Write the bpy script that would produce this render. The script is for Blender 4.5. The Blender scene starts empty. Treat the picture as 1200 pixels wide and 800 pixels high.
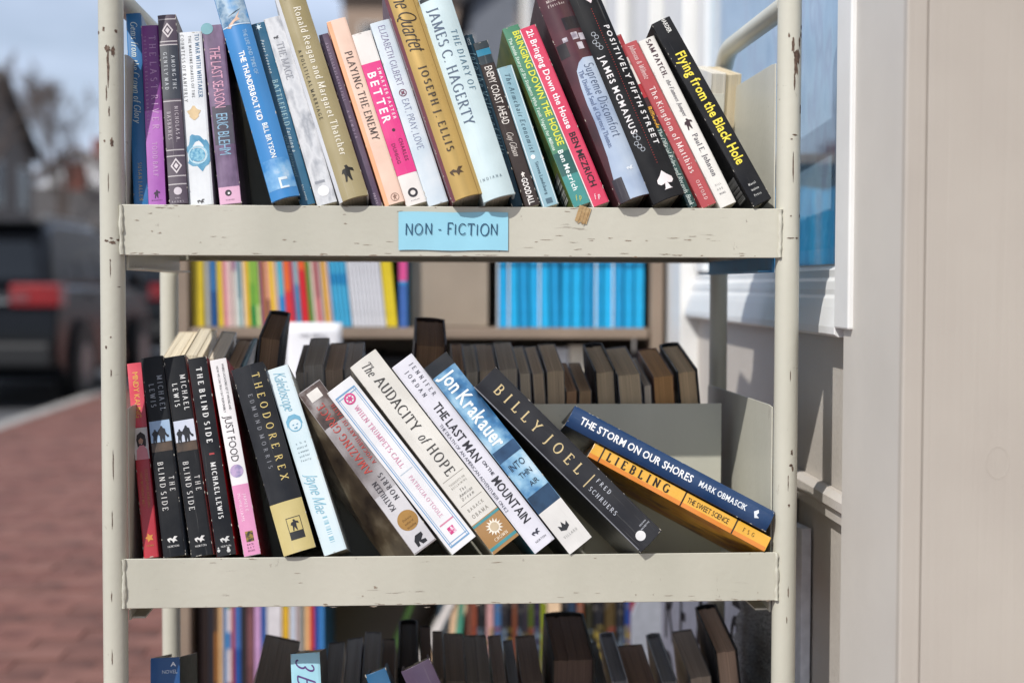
import bpy, bmesh, math, random
from math import sin, cos, radians, pi, atan2, hypot
from mathutils import Vector, Matrix
random.seed(7)
S = bpy.context.scene
COL = S.collection
# ------------------------------------------------------------------ camera
CAM = Vector((-0.0451, -1.5113, 0.9461)); YAW, PITCH, ROLL = 0.0696, -0.03856, 0.00284
FPX = 1667.0
Fv = Vector((sin(YAW)*cos(PITCH), cos(YAW)*cos(PITCH), sin(PITCH)))
R0 = Fv.cross(Vector((0, 0, 1))).normalized(); U0 = R0.cross(Fv)
Rv = R0*cos(ROLL)+U0*sin(ROLL); Uv = -R0*sin(ROLL)+U0*cos(ROLL)
cd = bpy.data.cameras.new('camera'); cam = bpy.data.objects.new('camera', cd); COL.objects.link(cam)
cam.matrix_world = Matrix(((Rv.x, Uv.x, -Fv.x, CAM.x), (Rv.y, Uv.y, -Fv.y, CAM.y), (Rv.z, Uv.z, -Fv.z, CAM.z), (0, 0, 0, 1)))
cd.sensor_width = 36; cd.lens = 50; cd.clip_start = 0.05; cd.clip_end = 3000
cd.dof.use_dof = True; cd.dof.focus_distance = 1.53; cd.dof.aperture_fstop = 2.9; cd.dof.aperture_blades = 7
S.camera = cam
# ------------------------------------------------------------------ light
SUN_AZ, SUN_EL = radians(40), radians(45)      # from the left of the camera, in front of the cart
W = bpy.data.worlds.new('World'); S.world = W; W.use_nodes = True
nt = W.node_tree; bg = nt.nodes['Background']
sky = nt.nodes.new('ShaderNodeTexSky'); sky.sky_type = 'NISHITA'; sky.sun_disc = False
sky.sun_elevation = SUN_EL
sdir = Vector((-sin(SUN_AZ)*cos(SUN_EL), -cos(SUN_AZ)*cos(SUN_EL), sin(SUN_EL)))   # towards the sun
sky.sun_rotation = atan2(sdir.x, sdir.y)
sky.air_density = 1.0; sky.dust_density = 1.5; sky.ozone_density = 1.2
tc = nt.nodes.new('ShaderNodeTexCoord'); mp = nt.nodes.new('ShaderNodeMapping'); mp.inputs['Scale'].default_value = (1, 1, 3.2)
nz = nt.nodes.new('ShaderNodeTexNoise'); nz.inputs['Scale'].default_value = 2.3; nz.inputs['Detail'].default_value = 6; nz.inputs['Roughness'].default_value = .55
cr = nt.nodes.new('ShaderNodeValToRGB'); cr.color_ramp.elements[0].position = .40; cr.color_ramp.elements[1].position = .68
cr.color_ramp.elements[0].color = (.25, .25, .25, 1); cr.color_ramp.elements[1].color = (.95, .95, .95, 1)
mx = nt.nodes.new('ShaderNodeMixRGB'); mx.inputs['Color2'].default_value = (8.6, 10.0, 12.8, 1)
nt.links.new(tc.outputs['Generated'], mp.inputs['Vector']); nt.links.new(mp.outputs[0], nz.inputs['Vector'])
nt.links.new(nz.outputs['Fac'], cr.inputs[0]); nt.links.new(cr.outputs[0], mx.inputs['Fac'])
nt.links.new(sky.outputs[0], mx.inputs['Color1']); nt.links.new(mx.outputs[0], bg.inputs['Color'])
bg.inputs['Strength'].default_value = 0.085
sl = bpy.data.lights.new('sun', 'SUN'); sl.energy = 3.7; sl.angle = radians(.55); sl.color = (1, .965, .915)
so = bpy.data.objects.new('sun', sl); COL.objects.link(so); so.rotation_euler = sdir.to_track_quat('Z', 'Y').to_euler(); so.location = (0, 0, 8)
S.view_settings.view_transform = 'Standard'; S.view_settings.look = 'None'; S.view_settings.exposure = 0; S.view_settings.gamma = 1
S.render.engine = 'CYCLES'; S.cycles.max_bounces = 6

# ------------------------------------------------------------------ pixel (1200 wide photo) -> ray
def ray(x, y): return (Fv*FPX + Rv*(x-600) + Uv*(400-y)).normalized()
def hit(x, y, P, N):
    d = ray(x, y); return CAM + d*((P-CAM).dot(N)/d.dot(N))
def proj(P):
    d = P-CAM; z = d.dot(Fv); return (600+FPX*d.dot(Rv)/z, 400-FPX*d.dot(Uv)/z, z)

# ------------------------------------------------------------------ materials
MATS = {}
def lin(c):
    if isinstance(c, str):
        c = tuple(int(c[i:i+2], 16)/255 for i in (0, 2, 4))
    return tuple((v/12.92 if v <= .04045 else ((v+.055)/1.055)**2.4) for v in c)
def newmat(key, rough=.5, coat=0, spec=.5):
    m = bpy.data.materials.new(key); m.use_nodes = True
    b = m.node_tree.nodes['Principled BSDF']; b.inputs['Roughness'].default_value = rough
    b.inputs['Specular IOR Level'].default_value = spec
    if coat: b.inputs['Coat Weight'].default_value = coat; b.inputs['Coat Roughness'].default_value = .15
    return m, m.node_tree, b
def N(nt, t, **kw):
    n = nt.nodes.new(t)
    for k, v in kw.items(): n.inputs[k].default_value = v
    return n
def mat(c, rough=.5, var=.10, scale=60, coat=0, bump=0, bscale=300, metallic=0):
    """plain surface with slight mottling; c = sRGB hex or tuple of sRGB"""
    key = ('p', c, rough, var, scale, coat, bump, bscale, metallic)
    if key in MATS: return MATS[key]
    m, nt, b = newmat('surface', rough, coat); L = lin(c)
    b.inputs['Metallic'].default_value = metallic
    t = N(nt, 'ShaderNodeTexCoord'); n = N(nt, 'ShaderNodeTexNoise', Scale=scale, Detail=5)
    r = N(nt, 'ShaderNodeValToRGB'); e = r.color_ramp.elements
    e[0].position = .3; e[1].position = .7
    e[0].color = tuple(v*(1-var) for v in L)+(1,); e[1].color = tuple(min(1, v*(1+var)) for v in L)+(1,)
    nt.links.new(t.outputs['Object'], n.inputs['Vector']); nt.links.new(n.outputs['Fac'], r.inputs[0]); nt.links.new(r.outputs[0], b.inputs['Base Color'])
    rr = N(nt, 'ShaderNodeMapRange'); rr.inputs['To Min'].default_value = max(.02, rough-.08); rr.inputs['To Max'].default_value = min(1, rough+.1)
    nt.links.new(n.outputs['Fac'], rr.inputs[0]); nt.links.new(rr.outputs[0], b.inputs['Roughness'])
    if bump:
        n2 = N(nt, 'ShaderNodeTexNoise', Scale=bscale, Detail=3); bp = N(nt, 'ShaderNodeBump', Strength=bump, Distance=.002)
        nt.links.new(t.outputs['Object'], n2.inputs['Vector']); nt.links.new(n2.outputs['Fac'], bp.inputs['Height']); nt.links.new(bp.outputs[0], b.inputs['Normal'])
    MATS[key] = m; return m
def artmat(stops, scale=30, rough=.4, stretch=(1, 1, 1), detail=4, coat=0, seed=0, dist=0):
    """printed picture: noise through a colour ramp"""
    key = ('a', tuple(stops), scale, rough, stretch, detail, coat, seed, dist)
    if key in MATS: return MATS[key]
    m, nt, b = newmat('printed_art', rough, coat)
    t = N(nt, 'ShaderNodeTexCoord'); mpn = N(nt, 'ShaderNodeMapping'); mpn.inputs['Scale'].default_value = stretch; mpn.inputs['Location'].default_value = (seed*.37, seed*.11, seed*.53)
    n = N(nt, 'ShaderNodeTexNoise', Scale=scale, Detail=detail, Distortion=dist); r = N(nt, 'ShaderNodeValToRGB'); e = r.color_ramp.elements
    while len(e) < len(stops): e.new(.5)
    for i, (p, c) in enumerate(stops): e[i].position = p; e[i].color = lin(c)+(1,)
    nt.links.new(t.outputs['Object'], mpn.inputs['Vector']); nt.links.new(mpn.outputs[0], n.inputs['Vector']); nt.links.new(n.outputs['Fac'], r.inputs[0]); nt.links.new(r.outputs[0], b.inputs['Base Color'])
    MATS[key] = m; return m
def covermat(c, rough=.4, wear=.5):
    """laminated card: faded patches, fine upright scuffs and creases"""
    key = ('cv', c, rough, wear)
    if key in MATS: return MATS[key]
    m, nt, b = newmat('cover_print', rough, .15); L = lin(c); Lk = nt.links.new
    t = N(nt, 'ShaderNodeTexCoord'); oi = N(nt, 'ShaderNodeObjectInfo')
    va = N(nt, 'ShaderNodeVectorMath'); va.operation = 'ADD'; sc = N(nt, 'ShaderNodeVectorMath'); sc.operation = 'SCALE'; sc.inputs['Scale'].default_value = 40
    cb = N(nt, 'ShaderNodeCombineXYZ'); Lk(oi.outputs['Random'], cb.inputs[0]); Lk(oi.outputs['Random'], cb.inputs[2]); Lk(cb.outputs[0], sc.inputs[0]); Lk(t.outputs['Object'], va.inputs[0]); Lk(sc.outputs[0], va.inputs[1])
    n = N(nt, 'ShaderNodeTexNoise', Scale=26, Detail=5); Lk(va.outputs[0], n.inputs['Vector'])
    r = N(nt, 'ShaderNodeValToRGB'); e = r.color_ramp.elements; e[0].position = .3; e[1].position = .72
    gy = sum(L)/3; fd = [v*.93+gy*.07+.012 for v in L]; e[0].color = tuple(v*.9 for v in L)+(1,); e[1].color = tuple(min(.92, v*1.05) for v in fd)+(1,); Lk(n.outputs['Fac'], r.inputs[0])
    mp_ = N(nt, 'ShaderNodeMapping'); mp_.inputs['Scale'].default_value = (260, 60, 9); n2 = N(nt, 'ShaderNodeTexNoise', Scale=1, Detail=6, Roughness=.7); Lk(va.outputs[0], mp_.inputs[0]); Lk(mp_.outputs[0], n2.inputs['Vector'])
    mr = N(nt, 'ShaderNodeMapRange'); mr.inputs['From Min'].default_value = .6; mr.inputs['From Max'].default_value = .74; mr.inputs['To Max'].default_value = .42*wear; Lk(n2.outputs['Fac'], mr.inputs[0])
    mm = N(nt, 'ShaderNodeMixRGB'); w_ = .55 if gy < .4 else .35; mm.inputs['Color2'].default_value = (w_, w_*.97, w_*.92, 1); Lk(mr.outputs[0], mm.inputs['Fac']); Lk(r.outputs[0], mm.inputs['Color1']); Lk(mm.outputs[0], b.inputs['Base Color'])
    rr_ = N(nt, 'ShaderNodeMapRange'); rr_.inputs['From Min'].default_value = .3; rr_.inputs['From Max'].default_value = .7; rr_.inputs['To Min'].default_value = max(.1, rough-.12); rr_.inputs['To Max'].default_value = rough+.16; Lk(n.outputs['Fac'], rr_.inputs[0]); Lk(rr_.outputs[0], b.inputs['Roughness'])
    bp = N(nt, 'ShaderNodeBump', Strength=.22, Distance=.0007); Lk(n2.outputs['Fac'], bp.inputs['Height']); Lk(bp.outputs[0], b.inputs['Normal'])
    MATS[key] = m; return m
def darkmat(c):
    m = covermat(c, .46, .35); m.node_tree.nodes['Principled BSDF'].inputs['Coat Weight'].default_value = 0; m.node_tree.nodes['Principled BSDF'].inputs['Specular IOR Level'].default_value = .22
    return m
def pagemat(c='d9cdb4', tight=1500):
    """paper edge: fine lines across the thickness (local x)"""
    key = ('pg', c, tight)
    if key in MATS: return MATS[key]
    m, nt, b = newmat('page_edges', .85); L = lin(c)
    t = N(nt, 'ShaderNodeTexCoord'); mpn = N(nt, 'ShaderNodeMapping'); mpn.inputs['Scale'].default_value = (tight, 6, 6)
    n = N(nt, 'ShaderNodeTexNoise', Scale=1.0, Detail=3); r = N(nt, 'ShaderNodeValToRGB'); e = r.color_ramp.elements
    e[0].position = .32; e[1].position = .62; e[0].color = tuple(v*.62 for v in L)+(1,); e[1].color = L+(1,)
    bp = N(nt, 'ShaderNodeBump', Strength=.5, Distance=.0006)
    nt.links.new(t.outputs['Object'], mpn.inputs['Vector']); nt.links.new(mpn.outputs[0], n.inputs['Vector']); nt.links.new(n.outputs['Fac'], r.inputs[0]); nt.links.new(r.outputs[0], b.inputs['Base Color'])
    nt.links.new(n.outputs['Fac'], bp.inputs['Height']); nt.links.new(bp.outputs[0], b.inputs['Normal'])
    MATS[key] = m; return m
def paint_mat(base='c4c1ac', chips=True, key='cream'):
    """old enamel on steel: streaks, small chips down to brown primer"""
    if key in MATS: return MATS[key]
    m, nt, b = newmat('worn_enamel', .38); L = lin(base); Lk = nt.links.new
    t = N(nt, 'ShaderNodeTexCoord')
    n1 = N(nt, 'ShaderNodeTexNoise', Scale=7, Detail=6); r1 = N(nt, 'ShaderNodeValToRGB'); e = r1.color_ramp.elements
    e[0].position = .3; e[1].position = .75; e[0].color = (L[0]*.86, L[1]*.86, L[2]*.82, 1); e[1].color = (min(1, L[0]*1.08), min(1, L[1]*1.07), min(1, L[2]*1.04), 1)
    mp1 = N(nt, 'ShaderNodeMapping'); mp1.inputs['Scale'].default_value = (1, 1, .35)
    Lk(t.outputs['Object'], mp1.inputs[0]); Lk(mp1.outputs[0], n1.inputs['Vector']); Lk(n1.outputs['Fac'], r1.inputs[0])
    # small chips: fine noise gated by a broad one
    def gate(scale, st, lo, hi, gs, glo, ghi, off):
        mpn = N(nt, 'ShaderNodeMapping'); mpn.inputs['Scale'].default_value = st; mpn.inputs['Location'].default_value = off
        a = N(nt, 'ShaderNodeTexNoise', Scale=scale, Detail=8, Roughness=.65); g = N(nt, 'ShaderNodeTexNoise', Scale=gs, Detail=2)
        Lk(t.outputs['Object'], mpn.inputs[0]); Lk(mpn.outputs[0], a.inputs['Vector']); Lk(t.outputs['Object'], g.inputs['Vector'])
        ma = N(nt, 'ShaderNodeMapRange'); ma.inputs['From Min'].default_value = lo; ma.inputs['From Max'].default_value = hi
        mg = N(nt, 'ShaderNodeMapRange'); mg.inputs['From Min'].default_value = glo; mg.inputs['From Max'].default_value = ghi
        mu = N(nt, 'ShaderNodeMath'); mu.operation = 'MULTIPLY'
        Lk(a.outputs['Fac'], ma.inputs[0]); Lk(g.outputs['Fac'], mg.inputs[0]); Lk(ma.outputs[0], mu.inputs[0]); Lk(mg.outputs[0], mu.inputs[1]); return mu
    g1 = gate(90, (1, 1, .5), .66, .68, 9, .50, .56, (3, 1, 2)); g2 = gate(75, (.3, 1, 2.6), .66, .69, 6, .5, .58, (8, 2, 5))
    mxv = N(nt, 'ShaderNodeMath'); mxv.operation = 'MAXIMUM'; Lk(g1.outputs[0], mxv.inputs[0]); Lk(g2.outputs[0], mxv.inputs[1])
    mm = N(nt, 'ShaderNodeMixRGB'); mm.inputs['Color2'].default_value = lin('6a5648')+(1,)
    sc = N(nt, 'ShaderNodeMath'); sc.operation = 'MULTIPLY'; sc.inputs[1].default_value = .5 if chips else .0
    Lk(mxv.outputs[0], sc.inputs[0]); Lk(sc.outputs[0], mm.inputs['Fac']); Lk(r1.outputs[0], mm.inputs['Color1']); Lk(mm.outputs[0], b.inputs['Base Color'])
    bp = N(nt, 'ShaderNodeBump', Strength=.25, Distance=.001); n3 = N(nt, 'ShaderNodeTexNoise', Scale=120, Detail=2)
    sb = N(nt, 'ShaderNodeMath'); sb.operation = 'SUBTRACT'; Lk(t.outputs['Object'], n3.inputs['Vector']); Lk(n3.outputs['Fac'], sb.inputs[0]); Lk(mxv.outputs[0], sb.inputs[1])
    Lk(sb.outputs[0], bp.inputs['Height']); Lk(bp.outputs[0], b.inputs['Normal'])
    MATS[key] = m; return m

# ------------------------------------------------------------------ object helpers
def link(name, me, parent=None, mats=(), loc=None, matrix=None):
    o = bpy.data.objects.new(name, me); COL.objects.link(o)
    if me is not None and not me.materials:
        for m in mats: me.materials.append(m)
    if parent is not None: o.parent = parent
    if matrix is not None: o.matrix_world = matrix
    if loc is not None: o.location = loc
    return o
def tag(o, label=None, cat=None, group=None, kind=None):
    if label: o['label'] = label
    if cat: o['category'] = cat
    if group: o['group'] = group
    if kind: o['kind'] = kind
    return o
def thing(name, label, cat, loc=(0, 0, 0), rz=0, group=None, matrix=None):
    o = bpy.data.objects.new(name, None); COL.objects.link(o); o.empty_display_size = .05
    if matrix is not None: o.matrix_world = matrix
    else: o.location = loc; o.rotation_euler = (0, 0, rz)
    return tag(o, label, cat, group)
def mesh(vs, fs, smooth=False, mi=None):
    me = bpy.data.meshes.new('mesh'); me.from_pydata([tuple(v) for v in vs], [], fs); me.update()
    if smooth: me.polygons.foreach_set('use_smooth', [True]*len(me.polygons))
    if mi: me.polygons.foreach_set('material_index', mi)
    return me
class MB:
    def __init__(s): s.v = []; s.f = []
    def add(s, vs, fs):
        k = len(s.v); s.v += [tuple(v) for v in vs]; s.f += [tuple(i+k for i in f) for f in fs]; return s
    def box(s, x0, x1, y0, y1, z0, z1, M=None):
        vs = [Vector((x, y, z)) for x in (x0, x1) for y in (y0, y1) for z in (z0, z1)]
        if M is not None: vs = [M @ v for v in vs]
        return s.add(vs, [(0, 1, 3, 2), (4, 6, 7, 5), (0, 4, 5, 1), (2, 3, 7, 6), (0, 2, 6, 4), (1, 5, 7, 3)])
    def tube(s, pts, r, n=16, caps=True):
        pts = [Vector(p) for p in pts]; rs = r if isinstance(r, (list, tuple)) else [r]*len(pts); rings = []
        prev = None
        for i, p in enumerate(pts):
            d = ((pts[min(i+1, len(pts)-1)]-pts[max(i-1, 0)])).normalized()
            a = prev if prev is not None else (Vector((1, 0, 0)) if abs(d.x) < .9 else Vector((0, 1, 0)))
            a = (a-d*a.dot(d)).normalized(); b = d.cross(a); prev = a
            rings.append([p+(a*cos(2*pi*k/n)+b*sin(2*pi*k/n))*rs[i] for k in range(n)])
        vs = [v for rg in rings for v in rg]; fs = []
        for i in range(len(pts)-1):
            for k in range(n): fs.append((i*n+k, i*n+(k+1) % n, (i+1)*n+(k+1) % n, (i+1)*n+k))
        if caps: fs.append(tuple(reversed(range(n)))); fs.append(tuple((len(pts)-1)*n+k for k in range(n)))
        return s.add(vs, fs)
    def prism(s, poly, axis, a0, a1, M=None):
        """poly of 2-D points extruded along axis 'x','y','z'"""
        n = len(poly); vs = []
        for a in (a0, a1):
            for p, q in poly:
                v = {'x': (a, p, q), 'y': (p, a, q), 'z': (p, q, a)}[axis]; v = Vector(v); vs.append(M @ v if M is not None else v)
        fs = [tuple(range(n)), tuple(reversed(range(n, 2*n)))]+[(i, i+n, (i+1) % n+n, (i+1) % n) for i in range(n)]
        return s.add(vs, fs)
    def obj(s, name, m, parent=None, smooth=False, fix=True, bevel=0, **kw):
        me = mesh(s.v, s.f)
        if fix:
            bm = bmesh.new(); bm.from_mesh(me); bmesh.ops.recalc_face_normals(bm, faces=bm.faces); bm.to_mesh(me); bm.free()
        if smooth: me.polygons.foreach_set('use_smooth', [True]*len(me.polygons)); me.set_sharp_from_angle(angle=radians(40))
        o = link(name, me, parent, (m,) if not isinstance(m, (list, tuple)) else m, **kw)
        if bevel:
            md = o.modifiers.new('bevel', 'BEVEL'); md.width = bevel; md.segments = 2; md.limit_method = 'ANGLE'
        return o
def copy_tree(o, parent=None):
    c = o.copy(); COL.objects.link(c)
    if parent is not None: c.parent = parent
    for ch in list(o.children): copy_tree(ch, c)
    return c

# ------------------------------------------------------------------ lettering
def arc(cx, cy, rx, ry, a0, a1, n=9):
    return [(cx+rx*cos(radians(a0+(a1-a0)*i/n)), cy+ry*sin(radians(a0+(a1-a0)*i/n))) for i in range(n+1)]
G = {}
def g(ch, w, strokes, serifs=()): G[ch] = (w, strokes, serifs)
g('A', .80, [[(.06, 0), (.40, 1)], [(.40, 1), (.74, 0)], [(.18, .36), (.62, .36)]], [(.06, 0), (.74, 0)])
g('B', .66, [[(.14, 0), (.14, 1)], [(.14, 1), (.34, 1)]+arc(.34, .76, .2, .24, 90, -90)+[(.14, .52)], [(.14, .52), (.36, .52)]+arc(.36, .26, .22, .26, 90, -90)+[(.14, 0)]], [(.14, 0), (.14, 1)])
g('C', .76, [arc(.44, .5, .37, .5, 42, 318, 14)], [])
g('D', .78, [[(.14, 0), (.14, 1)], [(.14, 1), (.34, 1)]+arc(.34, .5, .37, .5, 90, -90, 12)+[(.14, 0)]], [(.14, 0), (.14, 1)])
g('E', .62, [[(.14, 0), (.14, 1)], [(.14, 1), (.54, 1), (.56, .86)], [(.14, .52), (.45, .52)], [(.14, 0), (.56, 0), (.59, .16)]], [(.14, 0), (.14, 1)])
g('F', .58, [[(.14, 0), (.14, 1)], [(.14, 1), (.54, 1), (.56, .85)], [(.14, .52), (.44, .52)]], [(.14, 0), (.14, 1)])
g('G', .80, [arc(.44, .5, .37, .5, 42, 330, 14), [(.70, .42), (.70, .1)], ], [(.70, .42)])
g('H', .80, [[(.14, 0), (.14, 1)], [(.66, 0), (.66, 1)], [(.14, .52), (.66, .52)]], [(.14, 0), (.14, 1), (.66, 0), (.66, 1)])
g('I', .32, [[(.16, 0), (.16, 1)]], [(.16, 0), (.16, 1)])
g('J', .42, [[(.28, 1), (.28, .1)]+arc(.14, .05, .14, .22, 0, -110, 6)], [(.28, 1)])
g('K', .76, [[(.14, 0), (.14, 1)], [(.64, 1), (.14, .42)], [(.28, .56), (.70, 0)]], [(.14, 0), (.14, 1), (.66, 1), (.70, 0)])
g('L', .60, [[(.14, 1), (.14, 0)], [(.14, 0), (.54, 0), (.57, .18)]], [(.14, 0), (.14, 1)])
g('M', .96, [[(.12, 0), (.14, 1)], [(.14, 1), (.48, .05)], [(.48, .05), (.82, 1)], [(.82, 1), (.84, 0)]], [(.12, 0), (.84, 0), (.10, 1), (.86, 1)])
g('N', .82, [[(.14, 0), (.14, 1)], [(.14, 1), (.68, 0)], [(.68, 0), (.68, 1)]], [(.14, 0), (.12, 1), (.68, 1)])
g('O', .84, [arc(.42, .5, .36, .5, 0, 360, 20)], [])
g('P', .62, [[(.14, 0), (.14, 1)], [(.14, 1), (.32, 1)]+arc(.32, .73, .23, .27, 90, -90)+[(.14, .46)]], [(.14, 0), (.14, 1)])
g('Q', .84, [arc(.42, .5, .36, .5, 0, 360, 20), [(.42, .12), (.58, -.1), (.8, -.16)]], [])
g('R', .72, [[(.14, 0), (.14, 1)], [(.14, 1), (.34, 1)]+arc(.34, .75, .22, .25, 90, -90)+[(.14, .5)], [(.32, .5), (.66, 0)]], [(.14, 0), (.14, 1), (.68, 0)])
g('S', .60, [arc(.31, .75, .2, .25, 35, 250, 9)+arc(.31, .26, .23, .26, 95, -145, 10)], [])
g('T', .70, [[(.35, 0), (.35, 1)], [(.05, .84), (.07, 1), (.63, 1), (.65, .84)]], [(.35, 0)])
g('U', .78, [[(.14, 1), (.14, .3)]+arc(.39, .3, .25, .3, 180, 360, 9)+[(.64, 1)]], [(.14, 1), (.64, 1)])
g('V', .76, [[(.06, 1), (.38, 0)], [(.38, 0), (.70, 1)]], [(.06, 1), (.70, 1)])
g('W', 1.06, [[(.05, 1), (.30, 0)], [(.30, 0), (.53, .95)], [(.53, .95), (.76, 0)], [(.76, 0), (1.01, 1)]], [(.05, 1), (1.01, 1)])
g('X', .74, [[(.08, 1), (.66, 0)], [(.66, 1), (.08, 0)]], [(.08, 0), (.66, 0), (.08, 1), (.66, 1)])
g('Y', .72, [[(.06, 1), (.36, .48), (.36, 0)], [(.66, 1), (.36, .48)]], [(.06, 1), (.66, 1), (.36, 0)])
g('Z', .66, [[(.08, .85), (.09, 1), (.58, 1)], [(.58, 1), (.08, 0)], [(.08, 0), (.58, 0), (.6, .17)]], [])
g('a', .54, [[(.42, .46), (.42, .06), (.50, 0)], arc(.25, .46, .17, .19, 150, 0, 6), arc(.25, .18, .17, .18, 60, 300, 9)+[(.42, .1)]], [])
g('b', .58, [[(.12, 1), (.12, 0)], arc(.30, .32, .19, .32, 140, -140, 11)], [(.1, 1)])
g('c', .50, [arc(.29, .32, .2, .32, 50, 310, 11)], [])
g('d', .58, [[(.44, 1), (.44, 0)], arc(.27, .32, .19, .32, 40, 320, 11)], [(.42, 1)])
g('e', .52, [[(.10, .36), (.46, .36)]+arc(.28, .33, .19, .32, 8, 315, 12)], [])
g('f', .36, [[(.15, 0), (.15, .8)]+arc(.28, .8, .13, .2, 180, 60, 5), [(.03, .6), (.32, .6)]], [(.15, 0)])
g('g', .56, [arc(.26, .35, .18, .28, 0, 360, 13), [(.44, .64), (.44, -.08)]+arc(.26, -.1, .18, .16, 0, -150, 7)], [])
g('h', .60, [[(.12, 0), (.12, 1)], [(.12, .42)]+arc(.29, .42, .17, .22, 150, 0, 6)+[(.46, 0)]], [(.12, 0), (.46, 0), (.1, 1)])
g('i', .28, [[(.14, 0), (.14, .63)], [(.14, .83), (.14, .93)]], [(.14, 0)])
g('j', .28, [[(.16, .63), (.16, -.1), (.04, -.25)], [(.16, .83), (.16, .93)]], [])
g('k', .56, [[(.12, 0), (.12, 1)], [(.44, .63), (.12, .26)], [(.22, .38), (.50, 0)]], [(.12, 0), (.1, 1), (.5, 0)])
g('l', .28, [[(.14, 0), (.14, 1)]], [(.14, 0), (.12, 1)])
g('m', .90, [[(.12, 0), (.12, .63)], arc(.28, .42, .16, .22, 150, 0, 6)+[(.44, 0)], arc(.60, .42, .16, .22, 150, 0, 6)+[(.76, 0)]], [(.12, 0), (.44, 0), (.76, 0)])
g('n', .60, [[(.12, 0), (.12, .63)], arc(.29, .42, .17, .22, 150, 0, 6)+[(.46, 0)]], [(.12, 0), (.46, 0)])
g('o', .58, [arc(.29, .32, .20, .32, 0, 360, 15)], [])
g('p', .58, [[(.12, .63), (.12, -.28)], arc(.30, .32, .19, .32, 140, -140, 11)], [(.12, -.28)])
g('q', .58, [[(.44, .63), (.44, -.28)], arc(.27, .32, .19, .32, 40, 320, 11)], [(.44, -.28)])
g('r', .42, [[(.12, 0), (.12, .63)], arc(.27, .42, .15, .22, 150, 50, 4)], [(.12, 0)])
g('s', .44, [arc(.22, .48, .13, .16, 35, 250, 7)+arc(.22, .17, .15, .17, 95, -145, 8)], [])
g('t', .38, [[(.16, .84), (.16, .12)]+arc(.27, .12, .11, .12, 180, 300, 4), [(.03, .62), (.32, .62)]], [])
g('u', .60, [[(.12, .63), (.12, .2)]+arc(.28, .2, .16, .2, 180, 340, 6), [(.46, .63), (.46, 0)]], [])
g('v', .52, [[(.05, .63), (.26, 0)], [(.26, 0), (.47, .63)]], [])
g('w', .76, [[(.05, .63), (.22, 0)], [(.22, 0), (.38, .58)], [(.38, .58), (.54, 0)], [(.54, 0), (.71, .63)]], [])
g('x', .52, [[(.06, .63), (.46, 0)], [(.46, .63), (.06, 0)]], [])
g('y', .52, [[(.05, .63), (.26, .02)], [(.47, .63), (.26, .02), (.12, -.27)]], [])
g('z', .46, [[(.06, .63), (.40, .63)], [(.40, .63), (.06, 0)], [(.06, 0), (.42, 0)]], [])
g('.', .24, [[(.12, .0), (.12, .1)]], [])
g(',', .24, [[(.14, .1), (.08, -.12)]], [])
g('-', .40, [[(.06, .42), (.34, .42)]], [])
g("'", .2, [[(.1, 1), (.1, .8)]], [])
g('|', .2, [[(.1, 1.05), (.1, -.1)]], [])
g(':', .24, [[(.12, 0), (.12, .1)], [(.12, .45), (.12, .55)]], [])
g('&', .76, [[(.68, .4), (.45, .02), (.2, .02), (.1, .25), (.5, .75), (.4, .98), (.22, .9), (.22, .7), (.7, 0)]], [])
g('?', .5, [arc(.25, .75, .18, .25, 160, -60, 8)+[(.25, .3)], [(.25, .1), (.25, 0)]], [])
g('1', .4, [[(.08, .8), (.22, 1), (.22, 0)]], [(.22, 0)])
g('2', .56, [arc(.28, .74, .2, .26, 160, -20, 7)+[(.06, 0), (.5, 0)]], [])
g('3', .54, [arc(.26, .74, .19, .25, 150, -80, 8)+arc(.26, .25, .21, .26, 80, -150, 9)], [])
def stroke_text(st, thick=.13, thin=.05, serif=True, shear=0, track=.04, jit=0):
    V = []; Fc = []; x = 0; rnd = random.Random(len(st)*7+ord(st[0])); k = 0
    for ch in st:
        if ch == ' ': x += .34; continue
        if ch not in G: x += .3; continue
        w, strokes, ser = G[ch]; jy = rnd.uniform(-jit, jit); js = 1+rnd.uniform(-jit, jit)
        for p in strokes:
            n = len(p); L = []; Rr = []
            for i in range(n):
                a = p[max(i-1, 0)]; c = p[min(i+1, n-1)]
                dx, dy = c[0]-a[0], c[1]-a[1]; l = hypot(dx, dy) or 1; dx /= l; dy /= l
                th = (thin+(thick-thin)*abs(sin(atan2(dy, dx)-radians(-14 if thick > thin else 0))))/2 if thick != thin else thick/2
                L.append((p[i][0]-dy*th, p[i][1]+dx*th)); Rr.append((p[i][0]+dy*th, p[i][1]-dx*th))
            b = len(V); k += 1
            for q in L+Rr: V.append((x+q[0]*js+q[1]*shear, q[1]*js+jy, k % 5))
            for i in range(n-1): Fc.append((b+i, b+n+i, b+n+i+1, b+i+1))
        if serif:
            for (sx, sy) in ser:
                b = len(V); hw = .11+.03*(thick > .15); ht = thin*.9; y0, y1 = (sy-ht/2, sy+ht/2)
                for q in ((sx-hw, y0), (sx+hw, y0), (sx+hw, y1), (sx-hw, y1)): V.append((x+q[0]+q[1]*shear, q[1]+jy, 5))
                Fc.append((b, b+1, b+2, b+3))
        x += w+track
    return V, Fc, x
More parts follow.
